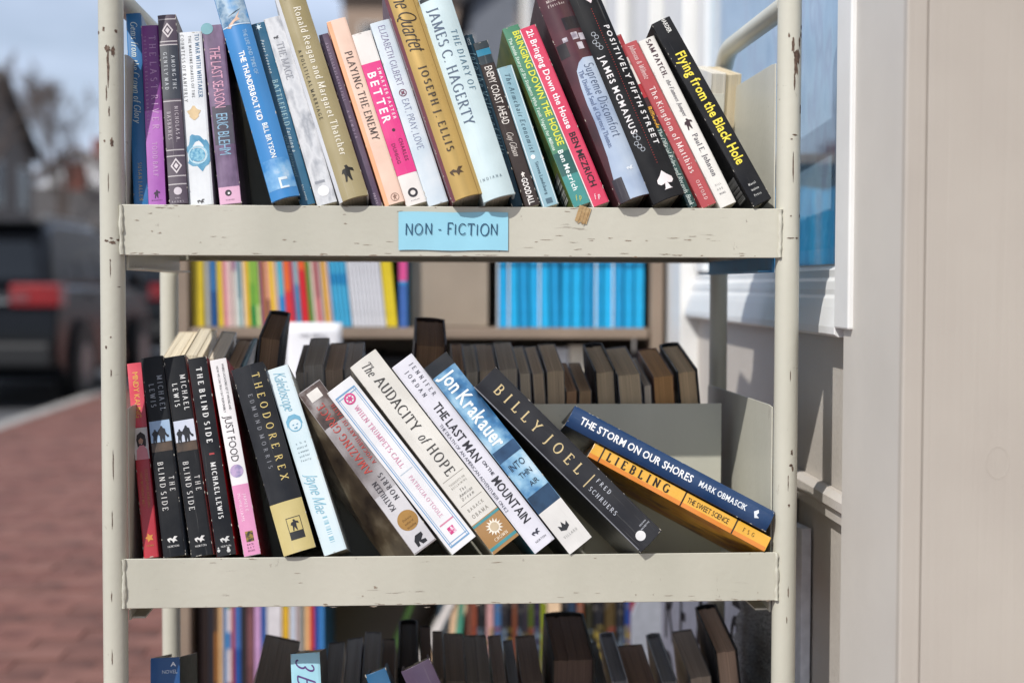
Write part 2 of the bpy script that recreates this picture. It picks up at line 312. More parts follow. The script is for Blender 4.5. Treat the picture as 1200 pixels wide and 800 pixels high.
# built-in sans: every glyph meshed once, at two weights
SANS = {}
def prep_sans():
    chars = sorted(set("ABCDEFGHIJKLMNOPQRSTUVWXYZabcdefghijklmnopqrstuvwxyz0123456789.,:&'-|?!"))
    tmp = []
    for wgt, off in (('r', 0.0), ('b', .028)):
        for ch in chars:
            cu = bpy.data.curves.new('glyph', 'FONT'); cu.body = ch; cu.size = 1.37; cu.offset = off; cu.resolution_u = 2
            o = bpy.data.objects.new('glyph', cu); COL.objects.link(o); tmp.append((wgt, ch, o, cu))
    dg = bpy.context.evaluated_depsgraph_get()
    for wgt, ch, o, cu in tmp:
        me = o.evaluated_get(dg).to_mesh()
        vs = [(v.co.x, v.co.y) for v in me.vertices]; fs = [tuple(p.vertices) for p in me.polygons]
        x0 = min([v[0] for v in vs] or [0]); x1 = max([v[0] for v in vs] or [.3])
        SANS[wgt+ch] = ([(v[0]-x0, v[1]) for v in vs], fs, x1-x0); o.evaluated_get(dg).to_mesh_clear()
    for wgt, ch, o, cu in tmp: bpy.data.objects.remove(o); bpy.data.curves.remove(cu)
prep_sans()
def sans_text(st, w='r', shear=0, track=.1):
    V = []; Fc = []; x = 0
    for ch in st:
        if ch == ' ': x += .36; continue
        if w+ch not in SANS: x += .3; continue
        vs, fs, wd = SANS[w+ch]; b = len(V)
        V += [(x+a+c*shear, c, 0) for a, c in vs]; Fc += [tuple(b+i for i in f) for f in fs]; x += wd+track
    return V, Fc, x-track
def letters(st, font, dt=0):
    if font == 'sans': return sans_text(st, 'r', track=.1+dt)
    if font == 'bold': return sans_text(st, 'b', track=.1+dt)
    if font == 'boldit': return sans_text(st, 'b', .18, track=.1+dt)
    if font in ('serif', 'wide'): return stroke_text(st, .15, .065, track=.08+dt)
    if font == 'serifb': return stroke_text(st, .22, .09, track=.1+dt)
    if font == 'italic': return stroke_text(st, .13, .055, shear=.25, track=.06+dt)
    if font == 'script': return stroke_text(st, .11, .06, False, .42, -.02+dt, .03)
    if font == 'thin': return stroke_text(st, .075, .075, False, 0, .08+dt)
MINSQ = dict(sans=.52, bold=.66, boldit=.6, serif=.74, wide=.8, serifb=.72, italic=.62, script=.62, thin=.7)
def fit(st, font, L, caph):
    """letters scaled to length L: spread out when short, squeezed then shrunk when long"""
    V, Fc, w = letters(st, font); n = max(1, len(st)-1)
    sx = caph
    if w*caph < L: 
        dt = min(.9, (L/caph-w)/n); V, Fc, w = letters(st, font, dt); sx = L/w
    else:
        sx = L/w
        if sx < MINSQ[font]*caph: caph = sx/MINSQ[font]
    return V, Fc, sx, caph
# ------------------------------------------------------------------ cart frame of reference
TOPZ, MIDZ, LOWZ = 1.030, .6606, .2912
T = radians(12.5); D = .344; LX, RX = -.3575, .3575; XH = Vector((1, 0, 0))
nF = Vector((0, sin(T), cos(T))); vF = Vector((0, cos(T), -sin(T)))
nB = Vector((0, -sin(T), cos(T))); vB = Vector((0, -cos(T), -sin(T)))
Y0 = -.009                                  # front edge of the shelves
def front(x, y, z, c):                       # pixel -> (a, b) on the tilted spine plane of shelf z, c behind its edge
    O = Vector((0, Y0, z))+vF*c; P = hit(x, y, O, vF); d = P-O; return d.x, d.dot(nF)

def covermesh(t, w, h, bd, bulge, hard, nseg=12, bend=0):
    """U-shaped cover: left board, spine, right board. x = thickness, y = depth, z = height"""
    out = [(0, w)]
    if bend:
        out = [(-bend*sin(pi*j/8)*(1-j/16), w*(1-j/8)) for j in range(8)]
    inn = [(p[0]+bd, p[1]) for p in out]
    o2 = []; i2 = []
    if hard:
        o2.append((0, .006)); i2.append((bd, .006))
    for k in range(nseg+1):
        s = k/nseg; y = -bulge*(1-(2*s-1)**2)
        if not hard and k in (0, nseg): y += .0006
        o2.append((s*t, y)); i2.append((bd+s*(t-2*bd), y+bd))
    if hard: o2.append((t, .006)); i2.append((t-bd, .006))
    out += o2+[(t, w)]; inn += i2+[(t-bd, w)]
    n = len(out); V = []
    for z in (0, h):
        V += [(x, y, z) for x, y in out]+[(x, y, z) for x, y in inn]
    Fc = []; mi = []
    for i in range(n-1):
        side = 0 if (out[i][1] < .003 and out[i+1][1] < .003) else 1
        Fc.append((i, i+1, 2*n+i+1, 2*n+i)); mi.append(side)
        Fc.append((n+i, 3*n+i, 3*n+i+1, n+i+1)); mi.append(1)
        Fc.append((i, n+i, n+i+1, i+1)); mi.append(side); Fc.append((2*n+i, 2*n+i+1, 3*n+i+1, 3*n+i)); mi.append(side)
    Fc.append((0, 2*n, 3*n, n)); Fc.append((n-1, 2*n-1, 4*n-1, 3*n-1)); mi += [1, 1]
    return mesh(V, Fc, mi=mi)
def make_book(M, t, w, h, hard, cover, label, group=None, side=None, pages='e3d9c4', bulge=None, bend=0, cdep=0, wear=False, name=None, cat='book'):
    root = thing(name or ('hardcover_book' if hard else 'paperback_book'), label, cat, matrix=M, group=group)
    bd = .0024 if hard else .0007; rw_ = random.Random(int(t*1e6)+len(label))
    if bulge is None: bulge = min(.006, t*.2) if hard else .0005
    dk = isinstance(cover, str) and sum(lin(cover)) < .12
    cm = cover if not isinstance(cover, str) else (darkmat(cover) if dk else covermat(cover, .36 if not hard else .40))
    w = min(w, .131-cdep)
    sm = cm if side is None else (side if not isinstance(side, str) else mat(side, .4, coat=.2, scale=90))
    c = link('cover', covermesh(t, w, h, bd, bulge, hard, bend=bend), root, (cm, sm))
    c.data.set_sharp_from_angle(angle=radians(35)) if hard else None
    md = c.modifiers.new('bevel', 'BEVEL'); md.width = .0005 if hard else .0003; md.segments = 2; md.limit_method = 'ANGLE'; md.angle_limit = radians(50)
    e = .003 if hard else .0004
    pb = MB(); iy = .0015+bd*.5; ins = e; xl, xr = bd*.98+.0002, t-bd-.0002
    # slightly uneven page block: a few signatures
    ns = max(3, int(t/.006)); xs = [xl+(xr-xl)*k/ns for k in range(ns+1)]; rn = random.Random(int(t*1e5)+int(h*1e4))
    for k in range(ns):
        pb.box(xs[k], xs[k+1]-.00008, iy, w-e+rn.uniform(-.0009, 0), ins+rn.uniform(0, .0004), h-ins-rn.uniform(0, .0012))
    pb.obj('page_block', pagemat(pages), root, fix=False)
    if wear:
        V = []; Fc = []
        for k in range(15):
            ed = rw_.random() < .5; end = rw_.random(); z = h*(rw_.random()**3) if end < .4 else (h*(1-rw_.random()**3) if end < .8 else h*rw_.random())
            x = (rw_.uniform(.0, .0006) if ed else t-rw_.uniform(.0, .0006)); wx_ = rw_.uniform(.0002, .0005); hz = rw_.uniform(.0004, .0022)
            if end > .93: x = rw_.uniform(.1, .9)*t; z = rw_.choice((.0006, h-.0008)); wx_, hz = hz, .0004
            y = -bulge*(1-(2*min(1, max(0, x/t))-1)**2)-.00022+(.0004 if not hard and (x < .0007 or x > t-.0007) else 0)
            z = min(h-.001, max(.001, z)); n_ = 6; b_ = len(V)
            for q in range(n_): a_ = 2*pi*q/n_; s_ = rw_.uniform(.5, 1.2); V.append((x+wx_*s_*cos(a_), y, z+hz*s_*sin(a_)))
            Fc.append(tuple(b_+q for q in range(n_)))
        fl = link('edge_wear', mesh(V, Fc), root, (mat('b9b3a8', .85, var=.2, scale=400),)); fl['kind'] = 'stuff'
    return root, dict(t=t, h=h, bulge=bulge, root=root)
def prof(B, x):
    s = min(1, max(0, x/B['t'])); return -B['bulge']*(1-(2*s-1)**2)
def onspine(B, name, V2, Fc, m, lift=.00025, proud=None):
    """flat print laid on the spine surface: V2 = (x, z, layer)"""
    V = [(v[0], -(v[2] if len(v) > 2 else 0)*.00003, v[1]) for v in V2]
    me = mesh(V, Fc)
    bm = bmesh.new(); bm.from_mesh(me)
    if B['bulge'] > .0008:
        for k in range(1, 12):
            bmesh.ops.bisect_plane(bm, geom=bm.verts[:]+bm.edges[:]+bm.faces[:], plane_co=(B['t']*k/12, 0, 0), plane_no=(1, 0, 0))
    for v in bm.verts: v.co.y += prof(B, v.co.x)-lift
    for f in bm.faces:
        if f.normal.y > 0: f.normal_flip()
    bm.to_mesh(me); bm.free()
    return link(name, me, B['root'], (m,))
def band(B, u0, u1, z0, z1, m, name='spine_band', lift=.00012, tilt=0):
    n = 8; V = []; Fc = []
    for k in range(n+1):
        u = u0+(u1-u0)*k/n; V += [(u*B['t'], z0+tilt*u, 0), (u*B['t'], z1+tilt*u, 0)]
    for k in range(n): Fc.append((2*k, 2*k+2, 2*k+3, 2*k+1))
    return onspine(B, name, V, Fc, m, lift)
def poly_on(B, pts, m, name='emblem', lift=.0003):
    return onspine(B, name, [(p[0], p[1], 0) for p in pts], [tuple(range(len(pts)))], m, lift)
def disc(B, u, z, r, m, name='emblem', rin=0, n=20, lift=.0003):
    t = B['t']; V = []; Fc = []
    if rin:
        for k in range(n): a = 2*pi*k/n; V += [(u*t+r*cos(a), z+r*sin(a), 0), (u*t+rin*cos(a), z+rin*sin(a), 0)]
        for k in range(n): j = (k+1) % n; Fc.append((2*k, 2*j, 2*j+1, 2*k+1))
    else:
        V = [(u*t+r*cos(2*pi*k/n), z+r*sin(2*pi*k/n), 0) for k in range(n)]; Fc = [tuple(range(n))]
    return onspine(B, name, V, Fc, m, lift)
def words(B, st, z0, z1, u, uh, c, font='sans', name='lettering', flip=False, across=False, lift=.0003):
    """down the spine: starts at height z0, ends at z1; u = centre across, uh = cap height (both as share of the thickness)
       across: centred at z0, width share z1"""
    t = B['t']; m = c if not isinstance(c, str) else mat(c, .5, var=.14, scale=260)
    if font in ('serif', 'wide', 'serifb'): uh *= .84
    elif font in ('sans', 'bold'): uh *= .92
    V, Fc, sx, caph = fit(st, font, z1*t if across else abs(z0-z1), uh*t)
    out = []
    if across:
        for a, b, k in V: out.append(((u-z1/2)*t+a*sx, z0+(b-.5)*caph, k))
    elif flip:
        for a, b, k in V: out.append((u*t-(b-.5)*caph, z1+a*sx, k))
    else:
        for a, b, k in V: out.append((u*t+(b-.5)*caph, z0-a*sx, k))
    return onspine(B, name, out, Fc, m, lift)

def book(shelf, BL, TL, th, hard, cover, label, h=None, w=.15, c=.004, side=None, ax='y', group=None, dx=0, snap=True, **kw):
    """stand a book on a front shelf. BL/TL: foot and head of its left spine edge, th: width across the spine (px at the spine)"""
    aB, bB = front(BL[0], BL[1], shelf, c); aT, bT = front(TL[0], TL[1], shelf, c)
    th_ = atan2(-(aT-aB), bT-bB); L = hypot(aT-aB, bT-bB); hh = h or L
    t = th*L/hypot(TL[0]-BL[0], TL[1]-BL[1])
    b0 = 0.0006 if th_ >= 0 else t*sin(-th_)+.0006
    if not snap: b0 = bB
    O = Vector((0, Y0, shelf))+vF*c+XH*(aB+dx)+nF*b0
    X = XH*cos(th_)+nF*sin(th_); Z = -XH*sin(th_)+nF*cos(th_)
    M = Matrix(((X.x, vF.x, Z.x, O.x), (X.y, vF.y, Z.y, O.y), (X.z, vF.z, Z.z, O.z), (0, 0, 0, 1)))
    root, B = make_book(M, t, w, hh, hard, cover, label, group, side, cdep=c, wear=True, **kw)
    qB, qT = (BL[1], TL[1]) if ax == 'y' else (BL[0], TL[0])
    B['q'] = lambda v: (v-qB)/(qT-qB)*L
    return B
# ================================================================== THE BOOK CART
PM = paint_mat('cbc9bd'); PS = paint_mat('cac8bc', key='cream2')
cart = thing('book_cart', 'cream painted steel book cart with three slanted shelves and chipped tubular posts', 'cart', (0, D/2, 0))
cart_pb = bpy.context.evaluated_depsgraph_get
def cobj(mb, name, m=None, **kw):
    o = mb.obj(name, m or PM, None, **kw); o.parent = cart; o.location = (0, -D/2, 0); return o
for X, nm in ((LX, 'l'), (RX, 'r')):
    cobj(MB().tube([(X, 0, .13), (X, 0, 1.34)], .0128, 28), 'front_post', smooth=True)
    rb = .065; BZ = 1.250
    pts = [(X, D, .13), (X, D, BZ-rb-.08), (X, D, BZ-rb)]+[(X, D-rb+rb*cos(a), BZ-rb+rb*sin(a)) for a in [pi/2*k/10 for k in range(1, 11)]]+[(X, D-rb-.1, BZ), (X, .010, BZ)]
    cobj(MB().tube(pts, .0116, 24), 'side_frame', smooth=True)
    for y in (0, D):
        w = MB().tube([(X-.009, y, .055), (X+.009, y, .055)], .048, 24); ww = cobj(w, 'caster_wheel', mat('2c2c2c', .6), smooth=True)
        cobj(MB().box(X-.016, X-.013, y-.02, y+.02, .04, .13).box(X+.013, X+.016, y-.02, y+.02, .04, .13).box(X-.016, X+.016, y-.02, y+.02, .127, .131), 'caster_fork', mat('8a8a88', .4, metallic=.8))
i0, i1 = LX+.0128, RX-.0128
for Z in (TOPZ, MIDZ, LOWZ):
    zc = Z-(D/2-Y0)*math.tan(T)
    # sheet: flat 8 mm edge, slope down to the middle, back up
    th = .0016; yb = D-Y0
    P = [(Y0, Z-.0016), (D/2, zc-.0016), (yb, Z-.0016), (yb, Z-.0036), (D/2, zc-.0042), (Y0+.001, Z-.0036)]
    cobj(MB().prism(P, 'x', i0+.0006, i1-.0006), 'shelf_sheet', PS)
    for y, sg in ((Y0, 1), (yb, -1)):
        lip = MB().box(i0-.002, i1+.002, min(y, y+sg*.0016)-.0, max(y, y+sg*.0016), Z-.0525, Z)
        lip.box(i0-.001, i1+.001, min(y+sg*.0016, y+sg*.014), max(y+sg*.0016, y+sg*.014), Z-.0525, Z-.0509)
        cobj(lip, 'shelf_lip', PM, bevel=.0007)
    # underside return flange and centre panel
    hgt = .146
    cobj(MB().box(i0+.003, i1-.020, D/2-.0009, D/2+.0009, zc-.001, Z+hgt), 'centre_panel', PS, bevel=.0005)
    for X, sg in ((i0, 1), (i1, -1)):
        ep = [(.004, Z+.156), (.02, Z+.1575), (D-.02, Z+.1575), (D-.004, Z+.156), (D-.004, Z-.051), (.004, Z-.051)]
        cobj(MB().prism(ep, 'x', min(X, X+sg*.0016), max(X, X+sg*.0016)), 'end_panel', PS, bevel=.0004)
        cobj(MB().box(min(X+sg*.0017, X+sg*.016), max(X+sg*.0017, X+sg*.016), .012, D-.012, Z-.0675, Z-.0655).box(min(X, X+sg*.0018)-.0001, max(X, X+sg*.0018), .006, D-.006, Z-.068, Z-.051), 'side_rail', mat('3f86b4', .45, var=.15, scale=20) if (Z == TOPZ and sg < 0) else PS)  # top right rail is blue: reflected blue light put into its colour
    # welds where the lips meet the posts
    rn = random.Random(int(Z*100))
    for X, sg in ((i0, 1), (i1, -1)):
        pts = [(X-sg*.002+rn.uniform(-.0005, .0005), Y0-.001+rn.uniform(-.0006, .0006), Z-.052+.0515*k/14) for k in range(15)]
        cobj(MB().tube(pts, [.0014+rn.uniform(0, .0012) for _ in pts], 8), 'weld_bead', PM, smooth=True)
# larger chips of missing paint, thin flakes lying on the steel
chip_m = artmat(((.35, '4a382e'), (.6, '6f5a4c'), (.75, '8f8070')), 300, rough=.75)
cm = MB()
def chip_on_post(X, ang, z, w, h, seed, rr=.0128):
    rn = random.Random(seed); n = 18; pts = []
    for k in range(n):
        a = 2*pi*k/n; q = 1+rn.uniform(-.38, .25)
        pts.append((w/2*q*cos(a), h/2*q*sin(a)))
    vs = [(X+(rr+.00022)*sin(ang), -(rr+.00022)*cos(ang), z)]
    for u, v in pts:
        aa = ang+u/rr; vs.append((X+(rr+.00022)*sin(aa), -(rr+.00022)*cos(aa), z+v))
    cm.add(vs, [(0, 1+k, 1+(k+1) % n) for k in range(n)])
def pz(x, y): return hit(x, y, Vector((0, -.0128, 0)), Vector((0, 1, 0))).z
for (x, y, w, h, X, a) in [
 (925, 52, 4, 20, RX, .05), (929, 66, 9, 22, RX, .45), (933, 50, 3, 14, RX, .7), (927, 78, 6, 26, RX, .3), (926, 96, 2, 22, RX, .2), (917, 41, 2.5, 5, RX, -.3), (936, 40, 4, 8, RX, .95), (937, 31, 3, 6, RX, 1.0), (936, 128, 3, 12, RX, .95),
 (927, 196, 1.7, 36, RX, .15), (928, 158, 7, 2, RX, .3), (922, 163, 3, 1.5, RX, 0), (926, 253, 2, 2, RX, 0), (920, 279, 10, 1.6, RX, 0), (932, 279, 5, 2, RX, .6), (937, 253, 3, 5, RX, 1.), (930, 530, 3, 7, RX, .3), (928, 545, 5, 3, RX, .25), (931, 549, 3, 6, RX, .4), (927, 592, 2.5, 4, RX, .1), (924, 565, 1, 20, RX, .0), (925, 693, 1.6, 14, RX, .1), (920, 726, 1.2, 8, RX, 0), (926, 440, 1, 14, RX, .1),
 (128, 57, 8, 8, LX, -.1), (129, 78, 3, 46, LX, -.05), (134, 60, 4, 12, LX, .35), (126, 108, 1.6, 20, LX, -.2), (117.5, 37, 6, 4, LX, -1.1), (137, 36, 4, 4, LX, .6), (122, 34, 3, 6, LX, -.4), (132, 167, 4, 11, LX, .2), (123, 165, 3, 3, LX, -.4), (128, 131, 1.6, 12, LX, 0), (126, 215, 1, 26, LX, -.1), (124, 282, 6, 3, LX, -.3), (131, 284, 8, 4, LX, .2), (137, 281, 5, 3, LX, .7), (129, 279, 4, 2, LX, .1), (127, 314, 1, 20, LX, 0), (126, 305, 1.5, 3, LX, 0), (138, 336, 5, 1, LX, .7), (123, 407, 3, 4, LX, -.4), (127, 437, 1.4, 10, LX, 0), (128, 395, 2, 2, LX, 0), (131, 545, 1.2, 36, LX, .1), (130, 610, 1.2, 22, LX, .0), (127, 700, 1.2, 14, LX, -.1), (128, 770, 1.2, 18, LX, -.1)]:
    chip_on_post(X, a, pz(x, y), w/1130, h/1130, int(x*7+y))
def chip_on_lip(x, y, w, h, seed):
    P = hit(x, y, Vector((0, Y0, 0)), Vector((0, 1, 0))); rn = random.Random(seed); n = 22
    vs = [(P.x, Y0-.00025, P.z)]
    for k in range(n):
        a = 2*pi*k/n; q = 1+rn.uniform(-.75, .5); vs.append((P.x+w/2*q*cos(a)/1105, Y0-.00025, P.z+h/2*q*sin(a)/1105))
    lm.add(vs, [(0, 1+k, 1+(k+1) % n) for k in range(n)])
rn = random.Random(5); lm = MB()
for (x, y, w, h) in [(190, 243.3, 14, 1.6), (201, 244, 10, 1.5), (176, 250, 6, 1), (160, 258, 6, 1.4), (178, 271, 3, 2), (187, 273, 5, 2), (250, 277, 9, .8), (262, 278, 8, .8), (235, 284, 3, 1), (334, 281, 6, 2), (345, 283, 5, 1.2), (418, 285, 10, 1), (430, 287, 12, 1), (300, 297, 12, 1.5), (640, 281, 16, .9), (655, 276, 12, .8), (672, 284, 14, .8), (692, 280, 10, .9), (715, 279, 8, 1.4), (735, 282, 9, 2), (758, 282, 4, 1.5), (790, 279, 16, 1.2), (806, 281, 12, 2), (812, 277, 10, 1), (830, 280, 8, 1), (620, 290, 14, 1), (780, 298, 16, 1.6), (795, 299, 14, 1.6), (870, 297, 10, 1.2), (730, 297, 12, 1.4), (690, 298, 8, 1.2), (640, 299, 8, 1), (455, 297, 10, 1), (575, 299, 16, .9),
    (152, 713, 4, 3), (250, 659, 8, 1), (440, 688, 5, 4), (425, 698, 3, 2), (390, 711, 10, 1.3), (438, 710, 10, 2.2), (560, 709, 10, 1), (697, 653.5, 4, 1.4), (745, 696.5, 4, 2.2), (675, 694, 9, .8), (700, 694.5, 8, .8), (783, 697.5, 14, .9), (810, 697.8, 9, .9), (900, 703, 5, 2.4), (888, 694, 1.2, 3.5), (640, 708, 9, 1), (500, 711, 9, 1.2)]:
    chip_on_lip(x, y, w*.8, h*.75, int(x*3+y))
for k in range(75):                          # rubbed, faintly rusty lower edge and scratches
    zed = rn.choice((TOPZ, TOPZ, MIDZ)); x = rn.uniform(i0+.01, i1-.01); w_, h_ = rn.uniform(.001, .006), rn.uniform(.0002, .0007)
    z = zed-.0525+rn.uniform(.0004, .0022) if rn.random() < .6 else (zed-rn.uniform(.0006, .0015) if rn.random() < .3 else zed-rn.uniform(.004, .048)); n = 9; tl = rn.uniform(-.12, .12)
    vs = [(x, Y0-.00022, z)]+[(x+w_*rn.uniform(.4, 1.2)*cos(2*pi*q/n), Y0-.00022, z+h_*rn.uniform(.4, 1.3)*sin(2*pi*q/n)+tl*w_*cos(2*pi*q/n)) for q in range(n)]
    lm.add(vs, [(0, 1+q, 1+(q+1) % n) for q in range(n)])
cobj(cm, 'paint_chips', chip_m, fix=False)['kind'] = 'stuff'
cobj(lm, 'edge_scratches', artmat(((.35, '857260'), (.55, 'a09282'), (.7, 'aea698')), 260, rough=.75), fix=False)['kind'] = 'stuff'
# fold of tan tape stuck over the lip of the top shelf
tp = MB(); P = hit(683, 252, Vector((0, Y0, 0)), Vector((0, 1, 0)))
a_ = radians(-18)
for k in range(7):
    x0 = -.0065+k*.0019; y0 = Y0-.0006-.0005*(k % 2)
    q = [(x0, -.008-.0012*(k % 3)), (x0+.0018, -.0085+.001*(k % 2)), (x0+.0018, .009), (x0, .0092)]
    tp.add([(P.x+u*cos(a_)-v*sin(a_), y0, P.z+u*sin(a_)+v*cos(a_)) for u, v in q]+[(P.x+u*cos(a_)-v*sin(a_), y0-.0003, P.z+u*sin(a_)+v*cos(a_)) for u, v in q], [(0, 1, 2, 3), (7, 6, 5, 4), (0, 4, 5, 1), (1, 5, 6, 2), (2, 6, 7, 3), (3, 7, 4, 0)])
tag(tp.obj('tape_scrap', artmat(((.35, 'a8865a'), (.6, 'c9ab7c'), (.75, '8f6f48')), 200, rough=.35)), 'small crumpled scrap of tan tape stuck over the edge of the top shelf', 'tape')
# NON-FICTION sign
P0 = hit(467, 293, Vector((0, Y0-.0012, 0)), Vector((0, 1, 0))); P1 = hit(595.5, 249, Vector((0, Y0-.0012, 0)), Vector((0, 1, 0)))
sg = thing('paper_sign', 'light blue paper label with a handwritten heading taped to the top shelf edge', 'sign', (P0.x, Y0-.0012, P0.z))
w, h = P1.x-P0.x, P1.z-P0.z
V = []; Fc = []; nx = 16
for i in range(nx+1):
    for j in (0, 1): V.append((w*i/nx, -.00012*sin(i*1.1), h*j+.0004*sin(i*.6)))
for i in range(nx): Fc.append((2*i, 2*i+2, 2*i+3, 2*i+1))
o = link('paper', mesh(V, Fc), sg, (mat('9bd6ea', .6, var=.05, scale=20),)); md = o.modifiers.new('thickness', 'SOLIDIFY'); md.thickness = .0003; md.offset = 1
V, Fc, wdt = stroke_text('NON - FICTION', .105, .085, False, .03, .10, .075)
sc = w*.865/wdt; link('lettering', mesh([(w*.055+a*sc, -.0011-k*.00003, h*.41+b*h*.29) for a, b, k in V], Fc), sg, (mat('2b5573', .6, var=.3, scale=160),))
tpm, _, bb = newmat('clear_tape', .08); bb.inputs['Base Color'].default_value = (.75, .9, .95, 1); bb.inputs['Transmission Weight'].default_value = .9; bb.inputs['IOR'].default_value = 1.1
# ================================================================== BOOKS ON THE TOP SHELF (foot to head of the left edge, px)
def wd(B, st, y0, y1, u, uh, c, font='sans', **k): return words(B, st, B['q'](y0), B['q'](y1), u, uh, c, font, **k)
def wx(B, st, y, wid, u, uh, c, font='sans', **k): return words(B, st, B['q'](y), wid, u, uh, c, font, across=True, **k)
def bd_(B, y0, y1, m, u0=0.02, u1=.98, name='spine_band', **k):
    if isinstance(m, str): m = covermat(m, .42)
    return band(B, u0, u1, B['q'](y1), B['q'](y0), m, name, **k)
def marks(B, u, y, s, m, shape, name='emblem'):
    if isinstance(m, str): m = mat(m, .45)
    z = B['q'](y); x = u*B['t']
    return poly_on(B, [(x+p[0]*s, z+p[1]*s) for p in shape], m, name)
DIAM = [(0, 1), (.7, 0), (0, -1), (-.7, 0)]
RIDER = [(-.5, -1), (-.3, -1), (-.1, -.3), (.15, -.9), (.35, -1), (.3, -.2), (.35, .3), (.8, .1), (.75, .5), (.3, .7), (.15, 1), (-.15, .95), (-.1, .6), (-.5, .5), (-.7, 0), (-.45, .05), (-.4, -.3)]
SPADE = [(0, 1), (.35, .55), (.8, .15), (.85, -.2), (.6, -.45), (.25, -.4), (.12, -.3), (.3, -.9), (.45, -1), (-.45, -1), (-.3, -.9), (-.12, -.3), (-.25, -.4), (-.6, -.45), (-.85, -.2), (-.8, .15), (-.35, .55)]
HEART = [(0, -1), (.45, -.4), (.85, .1), (.85, .5), (.6, .8), (.25, .75), (0, .45), (-.25, .75), (-.6, .8), (-.85, .5), (-.85, .1), (-.45, -.4)]
GULL = [(-1, .3), (-.4, .5), (0, .2), (.4, .7), (1, .6), (.5, .2), (.9, -.3), (.4, -.2), (.1, -.6), (-.1, -.1), (-.6, .1), (-.5, -.5), (-.9, -.1)]
TWO = [(-.95, -1), (-.85, -.2), (-1, .1), (-.85, .35), (-.7, .42), (-.75, .55), (-.6, .65), (-.5, .55), (-.5, .42), (-.3, .3), (-.15, .55), (0, .72), (.02, .85), (.15, 1), (.3, .85), (.3, .72), (.55, .6), (.6, .2), (.75, -.1), (.9, -.15), (.95, -.4), (.75, -.45), (.62, -.25), (.5, -.1), (.45, -1), (.25, -1), (.2, -.4), (.1, -1), (-.1, -1), (-.12, -.2), (-.3, 0), (-.45, -.3), (-.5, -1), (-.65, -1), (-.7, -.5), (-.78, -1)]
TORCH = [(-.9, -.8), (-.2, -.7), (.3, -.75), (.9, -.7), (.9, -.85), (-.9, -.95)]
def spark(n, r): return [((1 if k % 2 else r)*cos(pi*k/n), (1 if k % 2 else r)*sin(pi*k/n)) for k in range(2*n)]
def logo_n(B, u, y, s, m, word='NORTON'):
    marks(B, u, y, s, m, GULL)
    wx(B, word, y+7, .5, u, .10, m, 'sans')

B = book(TOPZ, (157, 241), (147.5, 12), 17, False, '0a6ba6', 'slim bright blue book at the left post, partly in its shadow, with pale italic title', c=.022)
wd(B, 'Gems from the Crown of Glory', 22, 142, .5, .42, 'd7e3dd', 'italic'); wd(B, 'SUSAN J ALLEN', 188, 233, .5, .26, 'b9a878', 'serif')
B = book(TOPZ, (174, 241), (165, 29), 19.5, False, '7d2f86', 'purple book with a pale title, second from the left on the top shelf', c=.012)
wd(B, 'THE LAST RIVER', 42, 156, .62, .42, 'c79bc8', 'wide'); wd(B, 'THE TRAGIC RACE FOR SHANGRI-LA', 42, 160, .2, .15, 'c9a3cb', 'serif'); wd(B, 'TODD BALF', 167, 208, .5, .3, 'c79bc8', 'serif')
marks(B, .5, 227, .0045, '2a1230', RIDER); wx(B, 'BROADWAY', 234, .6, .5, .08, '4c2152')
bd_(B, 130, 240, artmat(((.3, '8a3a94'), (.6, 'b46cbd'), (.75, '7d2f86')), 25, stretch=(1, 1, .3)), .02, .98, lift=.00006)
B = book(TOPZ, (198.5, 241), (184.5, 19), 20.5, True, '4a3c4a', 'dark plum hardback with silver rules, navy title panel and two diamonds', c=.004, bulge=.001)
bd_(B, 55, 119, '1d2433'); 
for y in (24, 50.5, 54.5, 121, 178, 185, 208, 217.5): bd_(B, y, y+1.3, 'b9b2b4', name='silver_rule', lift=.0002)
for y, k in ((38, .0085), (197, .0085)): marks(B, .5, y, k, 'cfc7c9', DIAM); marks(B, .5, y, k*.7, '4a3c4a', DIAM, 'emblem_centre').location.y = -.0001; marks(B, .5, y, k*.4, 'cfc7c9', DIAM, 'emblem_centre').location.y = -.0002
wd(B, 'AMONG THE', 68, 110, .7, .22, 'c9cdd2', 'serif'); wd(B, 'GENTLY MAD', 64, 110, .28, .22, 'c9cdd2', 'serif')
wd(B, 'NICHOLAS A.', 128, 171, .7, .22, 'c9bfc6', 'serif'); wd(B, 'BASBANES', 134, 168, .28, .22, 'c9bfc6', 'serif')
disc(B, .5, B['q'](226), .0042, mat('c9bfc6')); wx(B, 'OWL', 234, .3, .5, .1, 'c9bfc6', 'serif'); wx(B, 'BOOKS', 238, .7, .5, .1, 'c9bfc6', 'serif')
B = book(TOPZ, (221.5, 241), (208, 38), 27, False, 'dfe2e4', 'white paperback with a blue round seal low on its spine and a torn top', c=.008)
wd(B, 'TO WAR WITH WHITAKER', 41, 117, .78, .2, '4a7396', 'serif'); wd(B, 'THE WARTIME DIARIES OF THE', 43, 117, .48, .13, '4a4a4a', 'serif'); wd(B, 'COUNTESS OF RANFURLY', 41, 122, .17, .16, '6a6a6a', 'serif')
poly_on(B, [(.3*B['t']+.0062*(1+.25*sin(5*a))*cos(a)+.004, B['q'](134)+.0068*(1+.22*cos(4*a))*sin(a)) for a in [k*pi/9 for k in range(18)]], mat('d6bd94', .7, var=.2), 'print_blotch')
poly_on(B, [(min(.98*B['t'], max(.001, .55*B['t']+.013*(1+.12*sin(7*a)+.1*cos(3*a))*cos(a))), B['q'](180)+.0185*(1+.15*sin(4*a)+.08*cos(9*a))*sin(a)) for a in [k*pi/16 for k in range(32)]], artmat(((.35, '6ea5c0'), (.65, '3f86ab')), 80), 'print_seal_ground', .0002)
